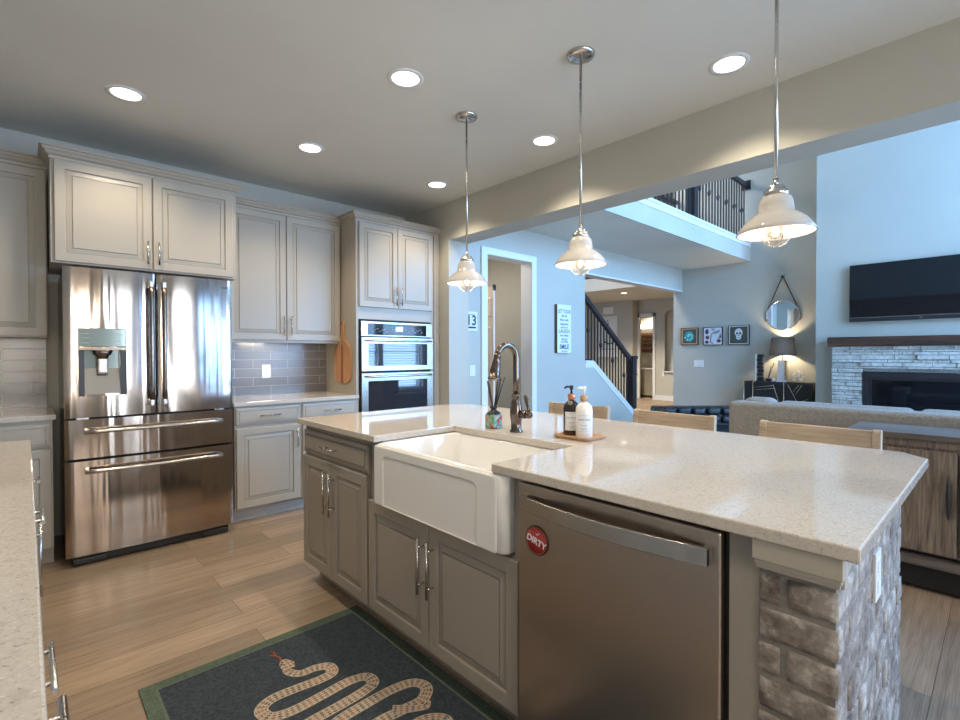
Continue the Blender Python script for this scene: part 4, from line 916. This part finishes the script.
# ------------------------------------------------------------------ sideboard, sofa, leather seat
t = thing('sideboard', 'rustic brown wood sideboard with black bar handles behind the near end of the island', 'sideboard', (3.66, -.25, 0))
sx0, sx1, sy0, sy1 = 3.45, 3.862, -1.10, .630
b_ = B(); box(b_, sx0, sx1, sy0, sy1, .815, .845, .003); obj('top', b_, 'rustic_top', t)
b_ = B(); box(b_, sx0 + .03, sx1 - .01, sy0 + .02, sy1 - .02, .215, .800); box(b_, sx0 + .02, sx1 - .01, sy0 + .02, sy1 - .02, .775, .815); obj('body', b_, 'rustic_wood', t)
b_ = B(); box(b_, sx0 + .01, sx1 - .01, sy0 + .02, sy1 - .02, .145, .195, .003); obj('base_rail', b_, 'rustic_top', t)
b_ = B(); box(b_, sx0 + .06, sx1 - .03, sy0 + .05, sy1 - .05, .02, .22); obj('under_shade_block', b_, 'gap_black', t)  # black block standing in for the shadow under the sideboard
yy = sy1 - .025
for k in range(4):
    w_ = .436; y1_ = yy - k * (w_ + .012)
    b_ = B(); rings(b_, (sx0 + .031, y1_, .225), (0, -1, 0), (0, 0, 1), [(0, 0), (0, .018), (.002, .020)], w_, .535); dq = obj('door', b_, 'rustic_wood', t)
    yh = y1_ - w_ + .03 if k % 2 == 0 else y1_ - .03
    b_ = B(); tube(b_, [(sx0 - .012, yh, .42), (sx0 - .014, yh, .46), (sx0 - .016, yh, .53), (sx0 - .014, yh, .60), (sx0 - .012, yh, .645)], [.003, .008, .012, .008, .003], 10)
    cyl(b_, (sx0 - .013, yh, .46), (sx0 + .012, yh, .46), .005, 8); cyl(b_, (sx0 - .013, yh, .60), (sx0 + .012, yh, .60), .005, 8); obj('handle', b_, 'black_iron', dq)
t = thing('sofa', 'long beige tweed sofa seen from behind, facing the fireplace', 'sofa', (4.4, .2, 0))
def soft(bm_, x0, x1, y0, y1, z0, z1, bev): box(bm_, x0, x1, y0, y1, z0, z1, bev, seg=4)
b_ = B(); soft(b_, 3.92, 4.12, -1.45, 1.447, .06, .910, .03); obj('back_frame', b_, 'sofa_fabric', t)
b_ = B(); soft(b_, 4.10, 4.85, -1.20, 1.19, .06, .42, .03); obj('seat_base', b_, 'sofa_fabric', t)
for (y0, y1) in ((-1.45, -1.21), (1.19, 1.447)):
    b_ = B(); soft(b_, 4.10, 4.87, y0, y1, .06, .66, .05); obj('arm', b_, 'sofa_fabric', t)
for (y0, y1) in ((-1.2, -.41), (-.40, .39), (.40, 1.19)):
    b_ = B(); soft(b_, 4.14, 4.86, y0, y1, .42, .56, .05); obj('seat_cushion', b_, 'sofa_fabric', t)
    b_ = B(); soft(b_, 4.10, 4.32, y0, y1, .54, .912, .05); obj('back_cushion', b_, 'sofa_fabric', t)
b_ = B(); soft(b_, 4.05, 4.25, 1.18, 1.40, .66, .935, .06); obj('throw_pillow', b_, 'sofa_fabric', t)
for x in (3.97, 4.80):
    for y in (-1.40, 1.38):
        b_ = B(); cyl(b_, (x, y, 0), (x, y, .07), .02); obj('foot', b_, 'dark_walnut', t)
t = thing('leather_loveseat', 'black tufted leather loveseat beyond the left end of the beige sofa', 'loveseat', (0, 0, 0))
b_ = B(); soft(b_, -.72, .72, .18, .40, .06, .60, .035); obj('back', b_, 'leather', t)
b_ = B()
for i in range(7):
    for j in range(2):
        x = -.64 + i * .185; soft(b_, x, x + .17, .135, .22, .40 + j * .10, .495 + j * .10, .035)
obj('tufting', b_, 'leather', t)
b_ = B(); soft(b_, -.60, .60, -.38, .20, .06, .38, .04); obj('seat', b_, 'leather', t)
for s_ in (-1, 1):
    b_ = B(); prism(b_, [(s_ * .72, -.40, .06), (s_ * .72, .2, .06), (s_ * .72, .2, .59), (s_ * .72, -.40, .50)], (-s_ * .12, 0, 0)); obj('arm', b_, 'leather', t, bevel=.02)
for x_ in (-.62, .62):
    for y_ in (-.32, .32):
        b_ = B(); cyl(b_, (x_, y_, 0), (x_, y_, .07), .02); obj('foot', b_, 'dark_walnut', t)
t.location = (6.20, 2.38, 0); t.rotation_euler = (0, 0, -YAW)

# ------------------------------------------------------------------ fireplace wall
t = thing('fireplace', 'white stacked stone fireplace surround with a black linear gas insert', 'fireplace', (8.05, .75, 0))
b_ = B(); wall_open_y(b_, 8.06, 8.198, -.12, 1.62, 0, 1.366, [(.21, 1.29, .46, 1.035)]); obj('stone_backing', b_, 'mortar', t)
b_ = B(); z = .0
while z < 1.36:
    hh = random.choice((.028, .04, .05, .058)); hh = min(hh, 1.366 - z); y = -.125
    while y < 1.625:
        L = random.uniform(.10, .36); y1 = min(y + L, 1.628)
        if 1.628 - y1 < .06: y1 = 1.628
        segs = [(y, y1)]
        if z < 1.035 and z + hh > .46: segs = [(a_, c_) for a_, c_ in ((y, min(y1, .21)), (max(y, 1.29), y1)) if c_ - a_ > .015]
        if z < 1.035 < z + hh or z < .46 < z + hh: pass
        for (a_, c_) in segs: box(b_, 8.045 + random.uniform(-.022, .014), 8.10, a_ + .003, c_ - .003, z + .003, z + hh - .003)
        y = y1
    z += hh
obj('stacked_stone', b_, 'ledger_stone', t, weld=False, bevel=.002)
b_ = B(); wall_open_y(b_, 8.03, 8.07, .215, 1.285, .465, 1.03, [(.27, 1.23, .52, .955)]); wall_open_y(b_, 8.05, 8.09, .25, 1.25, .50, .975, [(.30, 1.20, .55, .925)]); ins_ = obj('insert_frame', b_, 'black_iron', t)
b_ = B(); box(b_, 8.075, 8.08, .28, 1.22, .53, .94); obj('insert_glass', b_, 'black_glass', ins_)
b_ = B(); box(b_, 7.985, 8.197, -.19, 1.668, 1.368, 1.488, .006); obj('mantel', b_, 'mantel_wood', t)
t = thing('television', 'large flat black television mounted on the wall above the fireplace mantel', 'television', (8.15, .75, 2.06))
b_ = B(); box(b_, 8.125, 8.165, .02, 1.452, 1.692, 2.448, .004); tv = obj('frame', b_, 'black_plastic', t)
b_ = B(); box(b_, 8.123, 8.126, .028, 1.444, 1.752, 2.440); obj('screen', b_, 'black_glass', tv)
b_ = B(); box(b_, 8.1215, 8.1255, .02, 1.452, 1.740, 1.745); box(b_, 8.1215, 8.1255, .715, .745, 1.713, 1.720); obj('chrome_line', b_, 'nickel', tv)
b_ = B(); box(b_, 8.165, 8.199, .55, .95, 1.9, 2.25); obj('wall_mount', b_, 'black_iron', t)

# ------------------------------------------------------------------ console table and decor at the far wall
t = thing('console_cabinet', 'black console cabinet with thin pale inlay lines against the far wall', 'console', (8.46, 2.36, 0))
cy0, cy1 = 1.93, 2.86; zc1 = .835
b_ = B(); box(b_, 8.40, 8.675, cy0, cy1, .10, zc1, .004); obj('body', b_, 'black_plastic', t)
for y in (cy0 + .03, cy1 - .03):
    for x in (8.43, 8.65):
        b_ = B(); box(b_, x - .015, x + .015, y - .015, y + .015, 0, .10); obj('leg', b_, 'brass', t)
for (y0, y1) in ((cy0 + .01, 2.29), (2.30, cy1 - .14)):
    b_ = B(); box(b_, 8.385, 8.40, y0, y1, .12, zc1 - .02, .002); dq = obj('door', b_, 'black_plastic', t)
    b_ = B()
    def ln(p, q, r=.004): tube(b_, [(8.384, p[0], p[1]), (8.384, q[0], q[1])], r, 6)
    if y0 < 2.2: ln((2.24, .80), (2.00, .30)); ln((2.10, .80), (2.17, .70)); ln((2.06, .80), (2.14, .66)); ln((1.98, .60), (2.26, .46)); ln((2.02, .42), (2.26, .20))
    else: ln((2.70, .74), (2.44, .78)); ln((2.70, .70), (2.41, .74)); ln((2.44, .80), (2.34, .46)); ln((2.70, .36), (2.37, .55)); ln((2.55, .14), (2.45, .50))
    obj('inlay_lines', b_, 'brass', dq)
b_ = B(); tube(b_, [(8.388, cy1 - .135, .12), (8.388, cy1 - .135, zc1)], .006, 8); tube(b_, [(8.388, cy1 - .004, .12), (8.388, cy1 - .004, zc1)], .006, 8); tube(b_, [(8.384, 2.295, .12), (8.384, 2.295, zc1)], .006, 8); obj('metal_strip', b_, 'brass', t)
t = thing('table_lamp', 'table lamp with a brown linen drum shade on the black console', 'lamp', (8.52, 2.34, zc1))
lx_, ly_ = 8.52, 2.35
b_ = B(); box(b_, lx_ - .055, lx_ + .055, ly_ - .06, ly_ + .075, zc1, zc1 + .025, .003); box(b_, lx_ - .03, lx_ + .03, ly_ - .035, ly_ + .06, zc1 + .025, zc1 + .335, .003); obj('base', b_, 'plaster_white', t)
b_ = B(); box(b_, lx_ - .032, lx_ + .032, ly_ - .062, ly_ - .036, zc1 + .025, zc1 + .335); obj('side_band', b_, 'brass', t)
b_ = B(); cyl(b_, (lx_, ly_, zc1 + .33), (lx_, ly_, zc1 + .42), .008); lathe(b_, [(.02, zc1 + .42), (.03, zc1 + .46), (0, zc1 + .50)], (lx_, ly_, 0), 16); obj('socket', b_, 'brass', t)
b_ = B(); lathe(b_, [(.182, zc1 + .405), (.152, zc1 + .680), (.150, zc1 + .680), (.180, zc1 + .405)], (lx_, ly_, 0), 40); b_.faces.ensure_lookup_table()
for f in [f for f in b_.faces if len(f.verts) > 4]: b_.faces.remove(f)
obj('lamp_shade', b_, 'lamp_linen', t)
d = bpy.data.lights.new('lamp_bulb_light', 'POINT'); d.energy = 14; d.color = (1, .80, .56); d.shadow_soft_size = .03
s = bpy.data.objects.new('lamp_bulb_light', d); C.objects.link(s); s.parent = t; s.location = (0, .01, .54)
t = thing('carved_column', 'tall dark carved bookend column at the left of the console top', 'ornament', (8.5, 2.66, zc1))
b_ = B(); box(b_, 8.47, 8.53, 2.60, 2.70, zc1, zc1 + .02); obj('foot', b_, 'black_iron', t)
b_ = B()
for k in range(7):
    z = zc1 + .02 + k * .058; yy = 2.65 + (.003 if k % 2 else -.003); box(b_, 8.475, 8.525, yy - .045, yy + .045, z, z + .056, .012)
obj('carved_shaft', b_, 'black_iron', t); b_ = B(); box(b_, 8.47, 8.53, 2.705, 2.72, zc1, zc1 + .425); obj('side_strip', b_, 'plaster_white', t)
t = thing('stick_bowl', 'small dark bowl with two long dark sticks beside the lamp', 'bowl', (8.5, 2.53, zc1))
b_ = B(); lathe(b_, [(.02, zc1), (.045, zc1 + .015), (.055, zc1 + .045), (.045, zc1 + .05), (.03, zc1 + .02), (0, zc1 + .015)], (8.5, 2.535, 0), 24); obj('bowl', b_, 'black_iron', t)
for q in ((2.50, .24), (2.46, .29)):
    b_ = B(); tube(b_, [(8.5, 2.55, zc1 + .02), (8.5, q[0], zc1 + q[1])], .005, 6); obj('stick', b_, 'black_iron', t)
b_ = B(); bmesh.ops.create_icosphere(b_, subdivisions=2, radius=.027, matrix=Matrix.Translation((8.46, 2.455, zc1 + .027))); tag(obj('small_ball', b_, 'plaster_white', None, origin=(8.46, 2.455, zc1)), 'small pale ball on the console beside the lamp base', 'ball')
# geometric wire sphere
b_ = B(); bmesh.ops.create_icosphere(b_, subdivisions=1, radius=.088, matrix=Matrix.Translation((8.5, 2.135, zc1 + .090)))
dual = B(); edges = [(Vector(e.verts[0].co), Vector(e.verts[1].co)) for e in b_.edges]; b_.free()
dual2 = B()
for p, q in edges: tube(dual2, [p, q], .0042, 5)
dual.free(); tag(obj('wire_sphere', dual2, 'ceramic', None, origin=(8.5, 2.135, zc1), weld=False), 'openwork geometric sphere ornament on the console right of the lamp', 'ornament')
# round mirror
t = thing('round_mirror', 'round mirror hanging from a strap on the far wall above the table lamp', 'mirror', (8.66, 2.39, 1.87))
b_ = B(); lathe(b_, [(0, -.002), (.222, -.002), (.222, -.018), (.235, -.020), (.238, 0), (.0, 0)], (XF - .004, 2.395, 1.87), 48, 0, 'X'); fr_ = obj('frame', b_, 'nickel', t)
b_ = B(); lathe(b_, [(0, -.012), (.221, -.012), (.221, -.004), (0, -.004)], (XF - .004, 2.395, 1.87), 48, 0, 'X', False); obj('mirror_glass', b_, 'mirror_glass', fr_)
b_ = B()
for s_ in (-1, 1): tube(b_, [(XF - .014, 2.395 + s_ * .236, 1.78), (XF - .014, 2.395 + s_ * .225, 1.93), (XF - .02, 2.395 + s_ * .01, 2.46)], .008, 6)
obj('strap', b_, 'dark_walnut', t); b_ = B(); cyl(b_, (XF - .001, 2.395, 2.47), (XF - .04, 2.395, 2.47), .018); obj('peg', b_, 'black_iron', t)
# three framed pictures
XP = XF - .003
def pic(name, yc, zc_, w_, h_, label, frame):
    t = thing(name, label, 'picture', (XP, yc, zc_), 'framed pictures on the far wall')
    a = B(); wall_x = [(yc - w_ / 2, yc + w_ / 2, zc_ - h_ / 2, zc_ + h_ / 2)]
    rings(a, (XP, yc + w_ / 2, zc_ - h_ / 2), (0, -1, 0), (0, 0, 1), [(0, 0), (0, .028), (.010, .028), (.011, .018)], w_, h_); obj('frame', a, 'black_plastic', t)
    a = B(); box(a, XP - .024, XP - .0175, yc - w_ / 2 + .010, yc + w_ / 2 - .010, zc_ - h_ / 2 + .010, zc_ + h_ / 2 - .010); cv = obj('mat_board', a, frame, t); return t, cv
def disc(a, y, z, ry, rz, x=None, k=24, ang=0):
    x = XP - .0275 if x is None else x; ps = []
    for i in range(k):
        p, q = ry * math.cos(2 * PI * i / k), rz * math.sin(2 * PI * i / k); ps.append((x, y + p * math.cos(ang) - q * math.sin(ang), z + p * math.sin(ang) + q * math.cos(ang)))
    prism(a, ps, (-.0008, 0, 0))
def sqr(a, y0, y1, z0, z1, x): box(a, x - .0006, x, y0, y1, z0, z1)
X1, X2, X3 = XP - .0245, XP - .0262, XP - .0278
t, cv = pic('framed_picture', 3.855, 1.578, .31, .305, 'leftmost framed picture, teal swirl on a dark olive ground', 'tray_wood')
a = B(); sqr(a, 3.735, 3.975, 1.458, 1.698, X1); obj('ground', a, 'olive_art', cv)
a = B(); disc(a, 3.855, 1.578, .085, .09, X2); obj('swirl', a, 'teal_art', cv)
a = B()
for k in range(9):
    an = k * .75; rr_ = .02 + k * .0075; disc(a, 3.855 + rr_ * math.cos(an), 1.578 + rr_ * math.sin(an), .018, .012, X3, 10, an)
obj('swirl_highlight', a, 'teal_pale', cv)
t, cv = pic('framed_picture', 3.450, 1.572, .32, .31, 'middle framed picture, plum and dark curls on pale paper', 'paper')
a = B()
for (y, z, ry, rz, an) in ((3.55, 1.65, .03, .045, 0), (3.54, 1.55, .035, .03, .4), (3.55, 1.47, .03, .028, 0), (3.35, 1.49, .035, .03, 0), (3.33, 1.56, .02, .03, .3)): disc(a, y, z, ry, rz, X1, 20, an)
obj('plum_shapes', a, 'plum_art', cv)
a = B(); prism(a, [(X2, 3.49, 1.70), (X2, 3.40, 1.70), (X2, 3.44, 1.665)], (-.0008, 0, 0)); disc(a, 3.38, 1.64, .055, .022, X2, 20, -.5)
for q0, q1 in (((3.47, 1.60), (3.49, 1.47)), ((3.49, 1.47), (3.44, 1.445)), ((3.47, 1.60), (3.41, 1.66)), ((3.32, 1.62), (3.36, 1.50))): tube(a, [(X2, *q0), (X2, *q1)], .008, 6)
obj('dark_shapes', a, 'ink_grey', cv)
t, cv = pic('framed_picture', 3.033, 1.580, .325, .325, 'rightmost framed picture, white skull on an olive ground', 'paper')
a = B(); sqr(a, 2.895, 3.171, 1.442, 1.718, X1); obj('ground', a, 'olive_art', cv)
a = B(); disc(a, 3.033, 1.62, .062, .068, X2); disc(a, 3.033, 1.545, .042, .045, X2 - .0009); obj('skull', a, 'paper', cv)
a = B(); disc(a, 3.058, 1.605, .018, .016, X3); disc(a, 3.008, 1.605, .018, .016, X3); prism(a, [(X3, 3.045, 1.565), (X3, 3.021, 1.565), (X3, 3.033, 1.59)], (-.0008, 0, 0)); box(a, X3 - .0008, X3, 3.003, 3.063, 1.535, 1.540); obj('skull_hollows', a, 'ink', cv)
def switch(label, x, y, z, axis, w_, gangs, name='light_switch'):
    t = thing(name, label, 'light switch', (x, y, z))
    if axis == 'X':
        a = B(); box(a, x - .007, x, y - w_ / 2, y + w_ / 2, z - .06, z + .06, .002); obj('cover_plate', a, 'white_plastic', t)
        for g in range(gangs):
            yy = y + (g - (gangs - 1) / 2) * .046; a = B(); box(a, x - .010, x - .006, yy - .014, yy + .014, z - .032, z + .032, .002); obj('rocker', a, 'white_plastic', t)
    else:
        a = B(); box(a, x - w_ / 2, x + w_ / 2, y - .007, y, z - .06, z + .06, .002); obj('cover_plate', a, 'white_plastic', t)
        for g in range(gangs):
            xx = x + (g - (gangs - 1) / 2) * .046; a = B(); box(a, xx - .014, xx + .014, y - .010, y - .006, z - .032, z + .032, .002); obj('rocker', a, 'white_plastic', t)
switch('wide white light switch plate on the far wall under the framed pictures', XF - .001, 3.695, 1.095, 'X', .175, 3)
switch('white light switch on the blue-lit wall left of the cased doorway', 3.59, YG - .001, 1.09, 'Y', .085, 1)
# signs
t = thing('word_sign', 'tall white sign of stacked words ending in SMILE on the blue-lit wall', 'sign', (5.17, YG, 1.6))
sx_, sw_, sz0, sz1 = 5.175, .29, 1.285, 1.915
b_ = B(); box(b_, sx_ - sw_ / 2, sx_ + sw_ / 2, YG - .045, YG - .001, sz0, sz1); obj('board', b_, 'dark_walnut', t)
b_ = B(); box(b_, sx_ - sw_ / 2 + .001, sx_ + sw_ / 2, YG - .047, YG - .045, sz0, sz1); obj('face', b_, 'paper', t)
for (s_, z, sz, fs) in (('LET YOUR', 1.825, .062, (.95, 1.15)), ('life be', 1.768, .05, (.95, 1)), ('filled with', 1.715, .046, (1, 1)), ('happiness', 1.663, .044, (1, 1)), ('and lots of', 1.618, .035, (1, 1)), ('LAUGH', 1.567, .068, (1.05, 1)), ('love often', 1.513, .044, (1, 1)), ('always', 1.466, .042, (1.2, 1)), ('LISTEN', 1.427, .042, (1.2, 1)), ('SMILE', 1.362, .085, (.95, 1)), ('every day', 1.307, .026, (1.2, 1))):
    text(t, 'lettering', s_, (sx_, YG - .0474, z), (1, 0, 0), (0, 0, 1), sz, 'ink', .0004, font_scale=fs, bold=.0015 if s_ == 'SMILE' else .0003)
t = thing('number_sign', 'small framed sign with large dark numerals on the blue-lit wall by the kitchen corner', 'sign', (3.555, YG, 1.62))
b_ = B(); box(b_, 3.44, 3.655, YG - .020, YG - .001, 1.52, 1.735, .002); obj('frame', b_, 'white_plastic', t)
b_ = B(); box(b_, 3.452, 3.643, YG - .022, YG - .020, 1.532, 1.723); obj('face', b_, 'paper', t)
text(t, 'lettering', '13', (3.565, YG - .0224, 1.635), (1, 0, 0), (0, 0, 1), .15, 'ink', .0003, bold=.003)
b_ = B(); box(b_, 3.50, 3.63, YG - .0228, YG - .0222, 1.553, 1.572); box(b_, 3.50, 3.62, YG - .0228, YG - .0222, 1.70, 1.705); obj('caption_lines', b_, 'ink', t)

# ------------------------------------------------------------------ stair and loft railings
def baluster(parent, x, y, z0, z1, knuckle, name='baluster'):
    a = B(); box(a, x - .008, x + .008, y - .008, y + .008, z0, z1)
    if knuckle is not None:
        zk = knuckle; lathe(a, [(.008, zk - .05), (.022, zk - .02), (.026, zk), (.022, zk + .02), (.008, zk + .05)], (x, y, 0), 8)
    return obj(name, a, 'black_iron', parent)
t = thing('stair_railing', 'black stair railing with iron balusters and a square newel post beyond the blue-lit wall', 'railing', (6.4, 4.07, .8))
sl = (1.199 - 2.038) / (7.06 - 5.896); yr = 4.07
def zr_(x): return 2.038 + sl * (x - 5.896)
def zl_(x): return 1.184 + (.345 - 1.178) / 1.16 * (x - 5.897)
b_ = B(); prism(b_, [(5.705, yr - .03, zr_(5.705)), (7.04, yr - .03, zr_(7.04)), (7.04, yr - .03, zr_(7.04) - .085), (5.705, yr - .03, zr_(5.705) - .085)], (0, .06, 0)); obj('handrail', b_, 'black_iron', t, bevel=.008)
b_ = B(); prism(b_, [(5.705, yr - .02, 1.20), (5.90, yr - .02, 1.20), (7.05, yr - .02, .375), (7.05, yr - .02, .350), (5.90, yr - .02, 1.180), (5.705, yr - .02, 1.180)], (0, .04, 0)); obj('shoe_rail', b_, 'black_iron', t)
x = 5.72; i = 0
while x < 7.0:
    zb = 1.19 if x < 5.9 else zl_(x) + .012
    baluster(t, x, yr, zb, zr_(x) - .05, (zb + .42) if i % 4 == 2 else None); x += .080; i += 1
b_ = B(); box(b_, 7.02, 7.13, yr - .055, yr + .055, 0, 1.24, .004); box(b_, 7.005, 7.145, yr - .07, yr + .07, 1.19, 1.235, .006); box(b_, 7.01, 7.14, yr - .065, yr + .065, .93, .955, .004); box(b_, 7.01, 7.14, yr - .065, yr + .065, .0, .30, .004); obj('newel_post', b_, 'black_iron', t)
t = thing('loft_railing', 'black iron balustrade on the loft edge above the passage', 'railing', (6.9, 2.93, 3.1))
yl = 2.93
b_ = B(); box(b_, 3.45, XF - .02, yl - .03, yl + .03, 3.99, 4.06, .012); obj('handrail', b_, 'black_iron', t)
b_ = B(); box(b_, 3.45, XF - .002, yl - .02, yl + .02, 3.10, 3.125); obj('shoe_rail', b_, 'black_iron', t)
b_ = B(); box(b_, XF - .03, XF - .001, yl - .065, yl + .065, 3.95, 4.10, .004); obj('rosette', b_, 'black_iron', t)
b_ = B(); box(b_, 6.62, 6.73, yl - .055, yl + .055, 3.10, 4.15, .004); obj('newel_post', b_, 'black_iron', t)
x = 4.9; i = 0
while x < 8.6:
    if abs(x - 6.675) > .07: baluster(t, x, yl, 3.12, 4.0, 3.58 if i % 3 == 1 else None)
    x += .105; i += 1
t = thing('loft_stair_railing', 'second black balustrade deeper in the loft, seen through the front one', 'railing', (7, 4.1, 3.05))
yl = 4.10
b_ = B(); box(b_, 5.6, XF - .02, yl - .03, yl + .03, 3.97, 4.04, .012); obj('handrail', b_, 'black_iron', t)
b_ = B(); box(b_, 5.6, XF - .02, yl - .02, yl + .02, 3.05, 3.08); obj('shoe_rail', b_, 'black_iron', t)
x = 5.7; i = 0
while x < 8.6:
    baluster(t, x, yl, 3.07, 3.98, 3.55 if i % 3 == 1 else None); x += .12; i += 1

# ------------------------------------------------------------------ beyond the stairs
XH = 12.448
t = thing('door_chime', 'white door chime box high on the hall wall behind the stair railing', 'door chime', (XH, 7.89, 2.52))
b_ = B(); box(b_, XH - .06, XH, 7.72, 8.06, 2.42, 2.62, .012); obj('cover', b_, 'white_plastic', t)
t = thing('wall_canvas', 'tall pale canvas with a few dark marks on the hall wall behind the stair railing', 'picture', (XH, 7.85, 1.8))
b_ = B(); box(b_, XH - .03, XH, 7.61, 8.30, 1.18, 2.36, .003); obj('canvas', b_, 'white_plastic', t)
b_ = B()
for y, z in ((7.92, 2.22), (7.90, 2.14)): lathe(b_, [(0, -.034), (.022, -.034), (.022, -.030)], (XH, y, z), 12, 0, 'X')
tube(b_, [(XH - .032, 7.80, 2.0), (XH - .032, 7.86, 1.95), (XH - .032, 7.76, 1.93)], .012, 6)
tube(b_, [(XH - .032, 8.02, 1.62), (XH - .032, 7.9, 1.56), (XH - .032, 7.75, 1.58), (XH - .032, 7.70, 1.66)], .02, 6); box(b_, XH - .034, XH - .03, 7.65, 8.2, 1.40, 1.415); obj('ink_marks', b_, 'ink', t)
# small lit room behind the hall door
b_ = B(); box(b_, 13.9, 13.95, 6.3, 8.2, 0, 2.77); struct('wall_bath', b_, 'wall_paint')
t = thing('vanity', 'pale vanity counter in the lit room through the hall doorway', 'vanity', (13.5, 7.2, 0))
b_ = B(); box(b_, 13.3, 13.88, 6.7, 7.9, .05, .80); obj('cabinet', b_, 'cabinet_paint', t)
b_ = B(); box(b_, 13.27, 13.89, 6.68, 7.92, .80, .84, .004); obj('top', b_, 'plaster_white', t)
t = thing('wood_wall_cabinet', 'carved brown wooden panel hanging in the lit room through the hall doorway', 'cabinet', (13.8, 7.35, 1.7))
b_ = B(); box(b_, 13.75, 13.895, 7.12, 7.62, 1.30, 1.90, .01); obj('panel', b_, 'dark_walnut', t)
b_ = B()
for z in (1.40, 1.55, 1.70, 1.82):
    box(b_, 13.735, 13.752, 7.18, 7.56, z - .05, z + .02, .01)
obj('carving', b_, 'mantel_wood', t)
t = thing('vanity_light', 'bright vanity lamp in the room through the hall doorway', 'light', (13.85, 7.3, 2.15))
b_ = B(); box(b_, 13.78, 13.86, 7.0, 7.75, 2.03, 2.17, .02); obj('diffuser', b_, 'vanity_glow', t)
b_ = B(); box(b_, 13.86, 13.898, 7.1, 7.7, 2.06, 2.14); obj('backplate', b_, 'nickel', t)
area('vanity_lamp_light', (13.6, 7.2, 2.4), (13.4, 7.2, 0), .5, .4, 14, (1, .86, .68))
area('loft_lamp_light', (7.0, 5.6, 5.3), (7.0, 5.4, 0), 1.2, 1.2, 110, (1, .93, .84))
